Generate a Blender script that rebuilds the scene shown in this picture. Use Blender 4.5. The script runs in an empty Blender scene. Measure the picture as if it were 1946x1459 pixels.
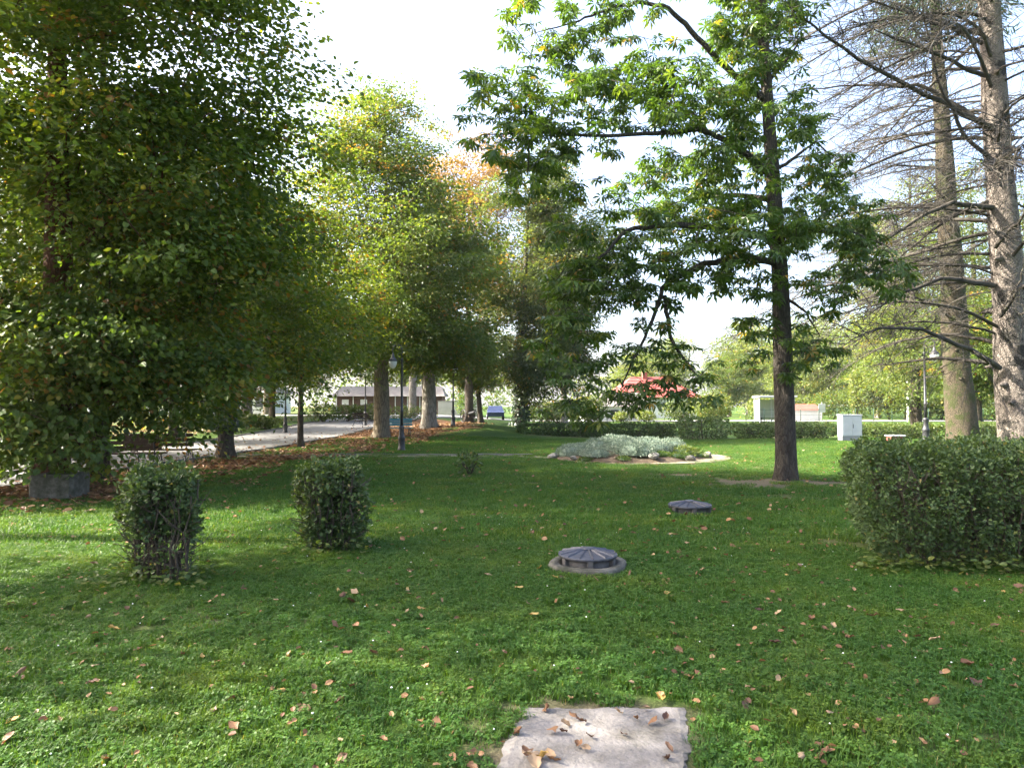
import bpy, math, random
import numpy as np
from mathutils import Vector
R = math.radians
sc = bpy.context.scene
col = sc.collection

# ------------------------------------------------------------------ camera, sky, sun, exposure
EYE, PITCH, FPX = 1.6, R(2.0), 1300.0
cam_data = bpy.data.cameras.new('camera')
cam = bpy.data.objects.new('camera', cam_data)
col.objects.link(cam)
cam.location = (0, 0, EYE)
cam.rotation_euler = (R(90) + PITCH, 0, 0)
cam_data.sensor_width = 36.0
cam_data.lens = FPX / 1946 * 36
cam_data.clip_start = 0.05
cam_data.clip_end = 3000
sc.camera = cam

SUN_AZ, SUN_EL = -87.0, 39.0           # degrees left of the view direction (+Y), elevation
w = bpy.data.worlds.new('World')
sc.world = w
w.use_nodes = True
wn = w.node_tree
bg = wn.nodes['Background']
sky = wn.nodes.new('ShaderNodeTexSky')
sky.sky_type = 'NISHITA'
sky.sun_disc = False
sky.sun_elevation = R(SUN_EL)
sky.sun_rotation = R(SUN_AZ)
sky.air_density = 0.8
sky.dust_density = 7.0
sky.ozone_density = 0.6
sky.altitude = 250
wn.links.new(sky.outputs[0], bg.inputs[0])
bg.inputs[1].default_value = 0.15

sun_data = bpy.data.lights.new('sun', 'SUN')
sun_data.energy = 5.0
sun_data.angle = R(0.53)
sun_data.color = (1.0, 0.93, 0.80)
sun = bpy.data.objects.new('sun', sun_data)
col.objects.link(sun)
sv = Vector((math.sin(R(SUN_AZ)) * math.cos(R(SUN_EL)), math.cos(R(SUN_AZ)) * math.cos(R(SUN_EL)), math.sin(R(SUN_EL))))
sun.rotation_euler = (-sv).to_track_quat('-Z', 'Y').to_euler()
sun.location = (-40, 20, 60)

sc.view_settings.view_transform = 'Standard'
sc.view_settings.look = 'None'
sc.view_settings.gamma = 1.0
sc.view_settings.use_curve_mapping = False
sc.view_settings.exposure = 2.7

sc.render.engine = 'CYCLES'
cy = sc.cycles
cy.max_bounces = 7
cy.diffuse_bounces = 5
cy.glossy_bounces = 2
cy.transmission_bounces = 5
cy.transparent_max_bounces = 6
cy.volume_bounces = 0
cy.caustics_reflective = False
cy.caustics_refractive = False
cy.use_denoising = True
cy.sample_clamp_indirect = 6

# ------------------------------------------------------------------ helpers
rng = np.random.default_rng(7)
random.seed(7)


def ss(a, b, x):
    t = np.clip((np.asarray(x, float) - a) / (b - a), 0, 1)
    return t * t * (3 - 2 * t)


def vnoise(x, y, seed=0):
    """smooth value noise in 0..1 on a unit lattice"""
    x = np.asarray(x, float); y = np.asarray(y, float)
    xi = np.floor(x).astype(np.int64); yi = np.floor(y).astype(np.int64)
    fx = x - xi; fy = y - yi
    fx = fx * fx * (3 - 2 * fx); fy = fy * fy * (3 - 2 * fy)

    def hsh(i, j):
        n = (i * 374761393 + j * 668265263 + seed * 974634777) & 0xffffffff
        n = ((n ^ (n >> 13)) * 1274126177) & 0xffffffff
        return ((n ^ (n >> 16)) & 0xffff) / 65535.0
    a = hsh(xi, yi); b = hsh(xi + 1, yi); c = hsh(xi, yi + 1); d = hsh(xi + 1, yi + 1)
    return (a * (1 - fx) + b * fx) * (1 - fy) + (c * (1 - fx) + d * fx) * fy


def terrain(x, y):
    x = np.asarray(x, float); y = np.asarray(y, float)
    h = 0.55 * ss(25, 60, y) * (1 - ss(-8, 2, x)) + 0.25 * ss(35, 70, y)
    h = h + 0.55 * np.exp(-(((x + 2) / 4.0) ** 2 + ((y - 41) / 6.0) ** 2))
    h = h + 0.10 * np.exp(-(((x - 18) / 9.0) ** 2 + ((y - 32) / 8.0) ** 2))
    h = h + 0.05 * (vnoise(x * 0.35 + 5, y * 0.35, 3) - 0.5) * ss(2, 6, y)
    far = np.sqrt(x * x + y * y)
    return h + 2.0 * ss(120, 500, far)


def ray(u, v):
    a = (u - 973) / FPX; b = (729.5 - v) / FPX
    return np.array([a, math.cos(PITCH) - b * math.sin(PITCH), math.sin(PITCH) + b * math.cos(PITCH)])


def G(u, v):
    """ground point seen at a place of the photograph"""
    d = ray(u, v); y = 2.0
    while y < 300:
        t = y / d[1]
        if EYE + d[2] * t <= float(terrain(d[0] * t, y)):
            break
        y += 0.02 + y * 0.0015
    return np.array([d[0] * t, y, float(terrain(d[0] * t, y))])


def W(u, v, y):
    d = ray(u, v); t = y / d[1]
    return np.array([d[0] * t, y, EYE + d[2] * t])


def tag(o, label=None, cat=None, group=None, kind=None):
    if label: o['label'] = label
    if cat: o['category'] = cat
    if group: o['group'] = group
    if kind: o['kind'] = kind
    return o


def empty(name, loc, rz=0.0, scale=1.0):
    o = bpy.data.objects.new(name, None)
    col.objects.link(o)
    o.empty_display_size = 0.2
    o.location = [float(c) for c in loc]
    o.rotation_euler = (0, 0, rz)
    o.scale = (scale,) * 3
    return o


def mesh_np(name, V, faces, mat=None, smooth=True, attrs=None):
    """V (n,3); faces: list of int arrays (m,k); attrs: name -> per-vertex floats"""
    me = bpy.data.meshes.new(name)
    V = np.asarray(V, np.float32)
    me.vertices.add(len(V))
    me.vertices.foreach_set('co', V.ravel())
    faces = [np.asarray(f, np.int32) for f in faces if len(f)]
    loops = np.concatenate([f.ravel() for f in faces]) if faces else np.zeros(0, np.int32)
    sizes = np.concatenate([np.full(len(f), f.shape[1], np.int32) for f in faces]) if faces else np.zeros(0, np.int32)
    starts = np.concatenate([[0], np.cumsum(sizes)[:-1]]).astype(np.int32) if len(sizes) else sizes
    me.loops.add(len(loops))
    me.loops.foreach_set('vertex_index', loops)
    me.polygons.add(len(sizes))
    me.polygons.foreach_set('loop_start', starts)
    me.polygons.foreach_set('loop_total', sizes)
    me.polygons.foreach_set('use_smooth', np.full(len(sizes), smooth, bool))
    for k, a in (attrs or {}).items():
        at = me.attributes.new(k, 'FLOAT', 'POINT')
        at.data.foreach_set('value', np.asarray(a, np.float32))
    me.update(calc_edges=True)
    if mat: me.materials.append(mat)
    return me


def link(name, me, parent=None, loc=(0, 0, 0), rot=(0, 0, 0), scale=None):
    o = bpy.data.objects.new(name, me)
    col.objects.link(o)
    if parent is not None: o.parent = parent
    o.location = [float(c) for c in loc]
    o.rotation_euler = rot
    if scale is not None: o.scale = scale
    return o


class MB:
    """collects primitive shapes into one mesh"""
    def __init__(s):
        s.v = []; s.f = {}; s.n = 0; s.t = []; s.kinds = set()

    def add(s, V, faces, tint=0.5):
        V = np.asarray(V, float)
        for f in faces:
            f = np.asarray(f, int)
            if len(f) == 0: continue
            s.f.setdefault(f.shape[1], []).append(f + s.n)
        s.v.append(V); s.n += len(V)
        s.t.append(np.broadcast_to(np.asarray(tint, float), (len(V),)))
        return s

    def box(s, x0, x1, y0, y1, z0, z1, bev=0.0):
        s.kinds.add('box')
        if bev <= 0:
            V = [(x, y, z) for z in (z0, z1) for y in (y0, y1) for x in (x0, x1)]
            return s.add(V, [[(0, 2, 3, 1), (4, 5, 7, 6), (0, 1, 5, 4), (1, 3, 7, 5), (3, 2, 6, 7), (2, 0, 4, 6)]])
        b = bev
        ring = lambda z, e: [(x0 + e, y0 + b, z), (x0 + b, y0 + e, z), (x1 - b, y0 + e, z), (x1 - e, y0 + b, z),
                             (x1 - e, y1 - b, z), (x1 - b, y1 - e, z), (x0 + b, y1 - e, z), (x0 + e, y1 - b, z)]
        V = ring(z0, b * .6) + ring(z0 + b, 0) + ring(z1 - b, 0) + ring(z1, b * .6)
        q = []
        for k in range(3):
            for i in range(8):
                j = (i + 1) % 8
                q.append((k * 8 + i, k * 8 + j, k * 8 + 8 + j, k * 8 + 8 + i))
        s.add(V, [q, [tuple(range(24, 32))], [tuple(range(7, -1, -1))]])
        return s

    def tube(s, pts, rad, sides=8, caps=True, tint=0.5):
        s.kinds.add('round')
        P = np.asarray(pts, float); n = len(P)
        rad = np.broadcast_to(np.asarray(rad, float), (n,))
        T = np.gradient(P, axis=0); T /= np.linalg.norm(T, axis=1, keepdims=True) + 1e-9
        ref = np.array([0.31, 0.87, 0.11]); ref /= np.linalg.norm(ref)
        if np.abs(T @ ref).max() > 0.97: ref = np.array([0.9, -0.1, 0.35]); ref /= np.linalg.norm(ref)
        A = np.cross(T, ref); A /= np.linalg.norm(A, axis=1, keepdims=True) + 1e-9
        B = np.cross(T, A)
        th = np.arange(sides) * 2 * math.pi / sides
        V = P[:, None] + rad[:, None, None] * (np.cos(th)[None, :, None] * A[:, None] + np.sin(th)[None, :, None] * B[:, None])
        i = np.arange(n - 1)[:, None] * sides; j = np.arange(sides)[None]; k = (j + 1) % sides
        q = np.stack([i + j, i + k, i + sides + k, i + sides + j], -1).reshape(-1, 4)
        fs = [q]
        if caps:
            fs += [[tuple(range(sides))[::-1]], [tuple((n - 1) * sides + np.arange(sides))]]
        return s.add(V.reshape(-1, 3), fs, tint)

    def lathe(s, prof, c=(0, 0, 0), sides=16, tint=0.5):
        s.kinds.add('round')
        prof = np.asarray(prof, float); n = len(prof)
        th = np.arange(sides) * 2 * math.pi / sides
        V = np.zeros((n, sides, 3))
        V[..., 0] = c[0] + prof[:, :1] * np.cos(th); V[..., 1] = c[1] + prof[:, :1] * np.sin(th); V[..., 2] = c[2] + prof[:, 1:]
        i = np.arange(n - 1)[:, None] * sides; j = np.arange(sides)[None]; k = (j + 1) % sides
        q = np.stack([i + j, i + k, i + sides + k, i + sides + j], -1).reshape(-1, 4)
        return s.add(V.reshape(-1, 3), [q, [tuple(range(sides))[::-1]], [tuple((n - 1) * sides + np.arange(sides))]], tint)

    def mesh(s, name, mat, smooth=True):
        smooth = smooth and s.kinds != {'box'}
        return mesh_np(name, np.concatenate(s.v), [np.concatenate(f) for f in s.f.values()], mat, smooth, {'tint': np.concatenate(s.t)})

    def obj(s, name, mat, parent=None, smooth=True, **k):
        return link(name, s.mesh(name, mat, smooth), parent, **k)


def tubes_batch(P, Rd, sides=3):
    """many tubes with the same number of nodes: P (n,k,3), Rd (n,k) -> V, quads"""
    n, k, _ = P.shape
    T = np.gradient(P, axis=1); T /= np.linalg.norm(T, axis=2, keepdims=True) + 1e-9
    ref = np.array([0.21, 0.37, 0.9]); ref /= np.linalg.norm(ref)
    A = np.cross(T, ref); A /= np.linalg.norm(A, axis=2, keepdims=True) + 1e-6
    B = np.cross(T, A)
    th = np.arange(sides) * 2 * math.pi / sides
    V = P[:, :, None] + Rd[:, :, None, None] * (np.cos(th)[:, None] * A[:, :, None] + np.sin(th)[:, None] * B[:, :, None])
    o = np.arange(n)[:, None, None] * k * sides
    i = np.arange(k - 1)[None, :, None] * sides
    j = np.arange(sides)[None, None]; jj = (j + 1) % sides
    q = np.stack([o + i + j, o + i + jj, o + i + sides + jj, o + i + sides + j], -1).reshape(-1, 4)
    return V.reshape(-1, 3), q


# ------------------------------------------------------------------ materials
def new_mat(name):
    m = bpy.data.materials.new(name); m.use_nodes = True
    nt = m.node_tree
    return m, nt, nt.nodes['Principled BSDF']


def nd(nt, typ, **kw):
    n = nt.nodes.new(typ)
    for k, v in kw.items():
        if k in n.inputs: n.inputs[k].default_value = v
        else: setattr(n, k, v)
    return n


def ramp(nt, stops, fac):
    r = nt.nodes.new('ShaderNodeValToRGB')
    el = r.color_ramp.elements
    while len(el) < len(stops): el.new(0.5)
    for e, (p, c) in zip(el, stops):
        e.position = p; e.color = (*c, 1)
    nt.links.new(fac, r.inputs[0])
    return r.outputs[0]


def surf(name, stops, scale=8.0, rough=0.8, bump=0.2, stretch=(1, 1, 1), detail=6, spec=0.3, metal=0.0, bscale=None, rough_noise=0.6):
    """plain noise-varied surface"""
    m, nt, b = new_mat(name)
    tc = nd(nt, 'ShaderNodeTexCoord'); mp = nd(nt, 'ShaderNodeMapping'); mp.inputs['Scale'].default_value = stretch
    nt.links.new(tc.outputs['Object'], mp.inputs[0])
    n = nd(nt, 'ShaderNodeTexNoise', Scale=scale, Detail=detail, Roughness=rough_noise)
    nt.links.new(mp.outputs[0], n.inputs['Vector'])
    nt.links.new(ramp(nt, stops, n.outputs[0]), b.inputs['Base Color'])
    b.inputs['Roughness'].default_value = rough
    b.inputs['Specular IOR Level'].default_value = spec
    b.inputs['Metallic'].default_value = metal
    if bump:
        n2 = nd(nt, 'ShaderNodeTexNoise', Scale=bscale or scale * 3, Detail=5.0)
        nt.links.new(mp.outputs[0], n2.inputs['Vector'])
        bp = nd(nt, 'ShaderNodeBump', Strength=bump, Distance=0.02)
        nt.links.new(n2.outputs[0], bp.inputs['Height'])
        nt.links.new(bp.outputs[0], b.inputs['Normal'])
    return m


def bark(name, dark, light, patch, scale=9.0, zs=0.25, strength=0.9, patch_at=0.62):
    m, nt, b = new_mat(name)
    tc = nd(nt, 'ShaderNodeTexCoord'); mp = nd(nt, 'ShaderNodeMapping'); mp.inputs['Scale'].default_value = (1, 1, zs)
    nt.links.new(tc.outputs['Object'], mp.inputs[0])
    n = nd(nt, 'ShaderNodeTexNoise', Scale=scale, Detail=8.0, Roughness=0.65, Distortion=0.6)
    vo = nd(nt, 'ShaderNodeTexVoronoi', Scale=scale * 1.6); vo.feature = 'DISTANCE_TO_EDGE'
    nw = nd(nt, 'ShaderNodeTexNoise', Scale=scale * 0.8, Detail=3.0)
    ad = nd(nt, 'ShaderNodeVectorMath', operation='MULTIPLY_ADD')
    ad.inputs[1].default_value = (0.12, 0.12, 0.12)
    nt.links.new(mp.outputs[0], n.inputs['Vector']); nt.links.new(mp.outputs[0], nw.inputs['Vector'])
    nt.links.new(nw.outputs['Color'], ad.inputs[0]); nt.links.new(mp.outputs[0], ad.inputs[2]); nt.links.new(ad.outputs[0], vo.inputs['Vector'])
    mul = nd(nt, 'ShaderNodeMath', operation='MULTIPLY_ADD'); mul.inputs[1].default_value = 1.6
    mul.use_clamp = True
    nt.links.new(vo.outputs['Distance'], mul.inputs[0]); nt.links.new(n.outputs[0], mul.inputs[2])
    base = ramp(nt, [(0.25, dark), (0.85, light)], mul.outputs[0])
    pn = nd(nt, 'ShaderNodeTexNoise', Scale=1.7, Detail=7.0, Roughness=0.7)
    nt.links.new(tc.outputs['Object'], pn.inputs['Vector'])
    pf = ramp(nt, [(patch_at, (0, 0, 0)), (patch_at + .06, (1, 1, 1))], pn.outputs[0])
    mix = nd(nt, 'ShaderNodeMix', data_type='RGBA')
    nt.links.new(pf, mix.inputs[0]); nt.links.new(base, mix.inputs[6]); mix.inputs[7].default_value = (*patch, 1)
    nt.links.new(mix.outputs[2], b.inputs['Base Color'])
    b.inputs['Roughness'].default_value = 0.9; b.inputs['Specular IOR Level'].default_value = 0.15
    bp = nd(nt, 'ShaderNodeBump', Strength=strength, Distance=0.04)
    nt.links.new(mul.outputs[0], bp.inputs['Height']); nt.links.new(bp.outputs[0], b.inputs['Normal'])
    return m


def leaf(name, stops, trans=0.48, tcol=(1.7, 1.6, 0.55), rough=0.45, spec=0.35, objrand=False):
    """thin leaf: reflects on top, lets light through; colour by the leaf's own tint"""
    m, nt, b = new_mat(name)
    if objrand:
        src = nd(nt, 'ShaderNodeObjectInfo').outputs['Random']
    else:
        at = nd(nt, 'ShaderNodeAttribute'); at.attribute_name = 'tint'; src = at.outputs['Fac']
    c = ramp(nt, stops, src)
    nt.links.new(c, b.inputs['Base Color'])
    b.inputs['Roughness'].default_value = rough; b.inputs['Specular IOR Level'].default_value = spec
    tr = nd(nt, 'ShaderNodeBsdfTranslucent')
    mx = nd(nt, 'ShaderNodeMix', data_type='RGBA', blend_type='MULTIPLY'); mx.inputs[0].default_value = 1.0
    mx.inputs[7].default_value = (*tcol, 1)
    nt.links.new(c, mx.inputs[6]); nt.links.new(mx.outputs[2], tr.inputs[0])
    ms = nd(nt, 'ShaderNodeMixShader'); ms.inputs[0].default_value = trans
    nt.links.new(b.outputs[0], ms.inputs[1]); nt.links.new(tr.outputs[0], ms.inputs[2])
    nt.links.new(ms.outputs[0], nt.nodes['Material Output'].inputs['Surface'])
    return m


M = {}
M['leaf_maple'] = leaf('leaf_maple', [(0, (.048, .086, .016)), (.5, (.078, .124, .020)), (.80, (.12, .150, .022)), (.93, (.20, .18, .025)), (1, (.20, .10, .025))])
M['leaf_linden'] = leaf('leaf_linden', [(0, (.050, .090, .022)), (.5, (.080, .124, .026)), (.84, (.12, .148, .03)), (.97, (.22, .18, .03)), (1, (.25, .13, .03))])
M['leaf_dark'] = leaf('leaf_dark', [(0, (.028, .055, .016)), (.6, (.045, .080, .020)), (1, (.09, .11, .02))])
M['leaf_orange'] = leaf('leaf_orange', [(0, (.17, .115, .05)), (.6, (.25, .155, .065)), (.9, (.28, .18, .07)), (1, (.15, .14, .05))], trans=.35)
M['leaf_grey'] = leaf('leaf_grey', [(0, (.045, .072, .034)), (.6, (.070, .098, .042)), (.92, (.12, .135, .045)), (1, (.26, .15, .05))])
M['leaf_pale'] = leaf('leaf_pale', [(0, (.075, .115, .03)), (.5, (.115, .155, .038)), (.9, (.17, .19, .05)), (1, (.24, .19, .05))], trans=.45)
M['leaf_chestnut'] = leaf('leaf_chestnut', [(0, (.034, .070, .017)), (.55, (.062, .110, .021)), (.86, (.105, .150, .027)), (.97, (.18, .20, .035)), (1, (.25, .17, .03))], trans=.46, rough=.36, spec=.45, tcol=(1.6, 1.6, .55))
M['leaf_chestnut_single'] = leaf('leaf_chestnut_single', [(0, (.034, .070, .017)), (.55, (.062, .110, .021)), (.92, (.105, .150, .027)), (1, (.18, .18, .035))], trans=.46, rough=.36, spec=.45, tcol=(1.6, 1.6, .55), objrand=True)
M['leaf_hedge'] = leaf('leaf_hedge', [(0, (.036, .062, .022)), (.6, (.062, .102, .03)), (.92, (.10, .145, .036)), (1, (.18, .15, .05))], trans=.3, rough=.5, spec=.3)
M['leaf_hedge_lit'] = leaf('leaf_hedge_lit', [(0, (.05, .085, .022)), (.6, (.085, .125, .03)), (1, (.16, .17, .05))], trans=.35)  # lighter, yellower copy of leaf_hedge, its sunlit tone put into the colour
M['leaf_silver'] = leaf('leaf_silver', [(0, (.075, .115, .08)), (.5, (.16, .215, .16)), (1, (.29, .33, .25))], trans=.2, tcol=(1, 1.05, .9))
M['leaf_ivy'] = leaf('leaf_ivy', [(0, (.018, .038, .02)), (.7, (.03, .055, .026)), (1, (.05, .08, .03))], trans=.2, rough=.3, spec=.5)
M['needles'] = leaf('needles', [(0, (.02, .045, .02)), (1, (.04, .07, .025))], trans=.15)
M['litter'] = leaf('litter', [(0, (.085, .042, .023)), (.45, (.175, .088, .042)), (.8, (.26, .145, .068)), (1, (.36, .25, .13))], trans=.2, tcol=(1.2, 1, .7), rough=.6)
M['grass'] = leaf('grass', [(0, (.034, .084, .013)), (.6, (.056, .125, .019)), (.93, (.096, .167, .028)), (1, (.22, .20, .08))], trans=.38, tcol=(1.7, 1.5, .5), rough=.5, spec=.25)
nt = M['grass'].node_tree
geo = nd(nt, 'ShaderNodeNewGeometry')
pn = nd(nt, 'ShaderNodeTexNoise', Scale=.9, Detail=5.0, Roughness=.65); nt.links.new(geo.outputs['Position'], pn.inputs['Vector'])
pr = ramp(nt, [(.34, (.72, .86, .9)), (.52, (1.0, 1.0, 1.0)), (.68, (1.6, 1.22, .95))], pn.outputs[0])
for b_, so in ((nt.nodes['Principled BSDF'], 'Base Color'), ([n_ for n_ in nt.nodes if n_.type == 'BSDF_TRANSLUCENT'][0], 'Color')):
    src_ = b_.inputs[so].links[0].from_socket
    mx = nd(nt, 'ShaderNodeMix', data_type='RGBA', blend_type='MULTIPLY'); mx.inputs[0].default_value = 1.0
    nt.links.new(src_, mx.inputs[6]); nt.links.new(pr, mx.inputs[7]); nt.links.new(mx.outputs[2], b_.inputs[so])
M['bark_maple'] = bark('bark_maple', (.022, .018, .014), (.075, .062, .048), (.05, .055, .03))
M['bark_red'] = bark('bark_red', (.035, .016, .011), (.12, .055, .034), (.06, .055, .03))
M['bark_linden'] = bark('bark_linden', (.045, .036, .026), (.17, .14, .10), (.10, .11, .05), scale=7)
M['bark_grey'] = bark('bark_grey', (.06, .055, .045), (.24, .22, .19), (.12, .12, .08), scale=7)
M['bark_chestnut'] = bark('bark_chestnut', (.018, .015, .012), (.064, .055, .045), (.075, .082, .05), scale=11, zs=.3, patch_at=.6)
M['bark_spruce'] = bark('bark_spruce', (.05, .042, .036), (.21, .18, .155), (.036, .034, .03), scale=14, zs=.7, strength=1.0, patch_at=.53)
M['bark_spruce_dark'] = bark('bark_spruce_dark', (.028, .024, .016), (.085, .07, .048), (.045, .052, .02), scale=13, zs=.6, strength=1.0, patch_at=.5)
M['twig'] = surf('twig', [(.3, (.035, .028, .02)), (.7, (.085, .066, .046))], scale=14, bump=.1)
M['twig_dead'] = surf('twig_dead', [(.3, (.022, .020, .017)), (.6, (.055, .048, .038)), (.8, (.12, .115, .07))], scale=5, bump=.2)
M['iron'] = surf('iron', [(.3, (.012, .013, .015)), (.7, (.03, .031, .034))], scale=10, rough=.5, bump=.05, spec=.5)
M['globe'] = leaf('opal_glass', [(0, (.80, .80, .78)), (1, (.80, .80, .78))], trans=.5, tcol=(1, 1, 1), rough=.2, spec=.5)
M['concrete'] = surf('concrete', [(.28, (.085, .077, .066)), (.42, (.155, .145, .134)), (.6, (.21, .199, .19)), (.8, (.27, .257, .248))], scale=3.4, rough=.92, bump=.5, bscale=45, detail=12, rough_noise=.72)
nt = M['concrete'].node_tree; b = nt.nodes['Principled BSDF']
tc_ = nd(nt, 'ShaderNodeTexCoord'); sn = nd(nt, 'ShaderNodeTexNoise', Scale=1.9, Detail=9.0, Roughness=.75); nt.links.new(tc_.outputs['Object'], sn.inputs['Vector'])
st_ = ramp(nt, [(.36, (.55, .53, .47)), (.50, (.95, .93, .91)), (.62, (1.1, 1.08, 1.06))], sn.outputs[0])
mx = nd(nt, 'ShaderNodeMix', data_type='RGBA', blend_type='MULTIPLY'); mx.inputs[0].default_value = 1.0
nt.links.new(b.inputs['Base Color'].links[0].from_socket, mx.inputs[6]); nt.links.new(st_, mx.inputs[7]); nt.links.new(mx.outputs[2], b.inputs['Base Color'])
M['concrete_old'] = surf('concrete_old', [(.3, (.035, .038, .024)), (.5, (.075, .072, .058)), (.75, (.145, .138, .12))], scale=9, rough=.95, bump=.6, bscale=40)
M['stone'] = surf('stone', [(.3, (.10, .095, .085)), (.7, (.25, .235, .21))], scale=5, rough=.9, bump=.6, bscale=18)
M['lid'] = surf('lid', [(.3, (.045, .047, .058)), (.7, (.085, .088, .105))], scale=14, rough=.5, bump=.15, spec=.5, metal=.35)
M['collar'] = surf('collar', [(.3, (.035, .033, .032)), (.7, (.10, .095, .09))], scale=10, rough=.85, bump=.4)
M['path'] = surf('path', [(.3, (.11, .107, .104)), (.55, (.15, .146, .142)), (.8, (.20, .194, .187))], scale=1.3, rough=.85, bump=.15, bscale=70, detail=9)
M['gravel'] = surf('gravel', [(.3, (.075, .078, .035)), (.5, (.16, .145, .095)), (.72, (.27, .24, .18))], scale=4, rough=.95, bump=.5, bscale=90, detail=10)
M['kerb'] = surf('kerb', [(.3, (.08, .08, .07)), (.7, (.19, .185, .17))], scale=3, rough=.95, bump=.4)
M['asphalt'] = surf('asphalt', [(.3, (.14, .14, .14)), (.7, (.20, .20, .195))], scale=2, rough=.9, bump=.1)
M['soil'] = surf('soil', [(.3, (.05, .035, .022)), (.7, (.12, .09, .06))], scale=9, rough=1, bump=.6)
M['wood'] = surf('wood', [(.3, (.028, .018, .012)), (.7, (.06, .038, .024))], scale=4, stretch=(1, 6, 6), rough=.7, bump=.2)
M['plank_brown'] = surf('plank_brown', [(.3, (.075, .04, .03)), (.7, (.13, .075, .055))], scale=5, stretch=(6, 6, .6), rough=.8, bump=.2)
M['plaster'] = surf('plaster', [(.3, (.62, .62, .58)), (.7, (.76, .75, .71))], scale=2, rough=.9, bump=.1)
M['plaster_grey'] = surf('plaster_grey', [(.3, (.33, .33, .31)), (.7, (.43, .42, .40))], scale=2, rough=.9, bump=.1)
M['roof_red'] = surf('roof_red', [(.3, (.24, .055, .045)), (.7, (.31, .085, .07))], scale=3, rough=.6, bump=.2)
M['roof_grey'] = surf('roof_grey', [(.3, (.11, .10, .095)), (.7, (.17, .16, .15))], scale=3, rough=.8, bump=.2)
M['white'] = surf('white', [(.3, (.56, .57, .58)), (.7, (.66, .66, .66))], scale=3, rough=.5, bump=0)
M['cabinet'] = surf('cabinet', [(.3, (.38, .40, .43)), (.7, (.46, .48, .50))], scale=3, rough=.55, bump=.03)
M['plinth'] = surf('plinth', [(.3, (.18, .19, .20)), (.7, (.27, .28, .29))], scale=3, rough=.9, bump=.2)
M['window'] = surf('window', [(.3, (.02, .025, .03)), (.7, (.035, .04, .045))], scale=1, rough=.08, bump=0, spec=.6)
M['teal'] = surf('teal', [(.3, (.05, .19, .22)), (.7, (.08, .25, .28))], scale=6, rough=.5, bump=.05)
M['blue'] = surf('blue', [(.3, (.02, .028, .07)), (.7, (.028, .04, .09))], scale=2, rough=.25, bump=0, spec=.6)
M['rubber'] = surf('rubber', [(.3, (.012, .012, .012)), (.7, (.02, .02, .02))], scale=8, rough=.85, bump=.1)
M['red_brown'] = surf('red_brown', [(.3, (.20, .055, .04)), (.7, (.28, .085, .065))], scale=3, rough=.8, bump=.1)
M['green_wire'] = surf('green_wire', [(.3, (.03, .07, .05)), (.7, (.05, .10, .07))], scale=5, rough=.6, bump=0)
M['daisy'] = surf('daisy', [(.3, (.75, .75, .70)), (.7, (.82, .82, .78))], scale=5, rough=.7, bump=0)

gm, nt, b = new_mat('shelter_glass')
b.inputs['Base Color'].default_value = (.72, .76, .78, 1); b.inputs['Roughness'].default_value = .12
b.inputs['Transmission Weight'].default_value = .55; b.inputs['IOR'].default_value = 1.1
M['glass'] = gm

# ground: grass, bare soil and leaf litter blended by what lies there
m, nt, b = new_mat('lawn')
geo = nd(nt, 'ShaderNodeNewGeometry')
n1 = nd(nt, 'ShaderNodeTexNoise', Scale=0.55, Detail=6.0); n2 = nd(nt, 'ShaderNodeTexNoise', Scale=38.0, Detail=6.0, Roughness=.7)
n3 = nd(nt, 'ShaderNodeTexNoise', Scale=3.2, Detail=5.0)
for n in (n1, n2, n3): nt.links.new(geo.outputs['Position'], n.inputs['Vector'])
g1 = ramp(nt, [(.32, (.030, .062, .012)), (.55, (.046, .090, .016)), (.75, (.085, .120, .026))], n2.outputs[0])
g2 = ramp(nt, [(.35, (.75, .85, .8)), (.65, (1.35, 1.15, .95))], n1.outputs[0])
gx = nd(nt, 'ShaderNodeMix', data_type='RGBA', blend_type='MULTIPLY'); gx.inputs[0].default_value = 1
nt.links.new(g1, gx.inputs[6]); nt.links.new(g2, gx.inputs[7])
def attr_mask(name, noise, sharp):
    at = nd(nt, 'ShaderNodeAttribute'); at.attribute_name = name
    sub = nd(nt, 'ShaderNodeMath', operation='SUBTRACT'); nt.links.new(at.outputs['Fac'], sub.inputs[0]); nt.links.new(noise, sub.inputs[1])
    ml = nd(nt, 'ShaderNodeMath', operation='MULTIPLY_ADD'); ml.use_clamp = True
    nt.links.new(sub.outputs[0], ml.inputs[0]); ml.inputs[1].default_value = sharp; ml.inputs[2].default_value = .5
    return ml.outputs[0]
soilc = ramp(nt, [(.3, (.085, .068, .042)), (.7, (.20, .17, .11))], n2.outputs[0])
x1 = nd(nt, 'ShaderNodeMix', data_type='RGBA'); nt.links.new(attr_mask('bare', n3.outputs[0], 2.2), x1.inputs[0])
nt.links.new(gx.outputs[2], x1.inputs[6]); nt.links.new(soilc, x1.inputs[7])
litc = ramp(nt, [(.30, (.06, .032, .018)), (.5, (.14, .075, .037)), (.7, (.22, .125, .06))], n2.outputs[0])
x2 = nd(nt, 'ShaderNodeMix', data_type='RGBA'); nt.links.new(attr_mask('litter', n3.outputs[0], 3.0), x2.inputs[0])
nt.links.new(x1.outputs[2], x2.inputs[6]); nt.links.new(litc, x2.inputs[7])
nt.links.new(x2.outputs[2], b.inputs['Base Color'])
b.inputs['Roughness'].default_value = .95; b.inputs['Specular IOR Level'].default_value = .1
bp = nd(nt, 'ShaderNodeBump', Strength=.9, Distance=.05); nt.links.new(n2.outputs[0], bp.inputs['Height']); nt.links.new(bp.outputs[0], b.inputs['Normal'])
M['lawn'] = m

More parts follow.
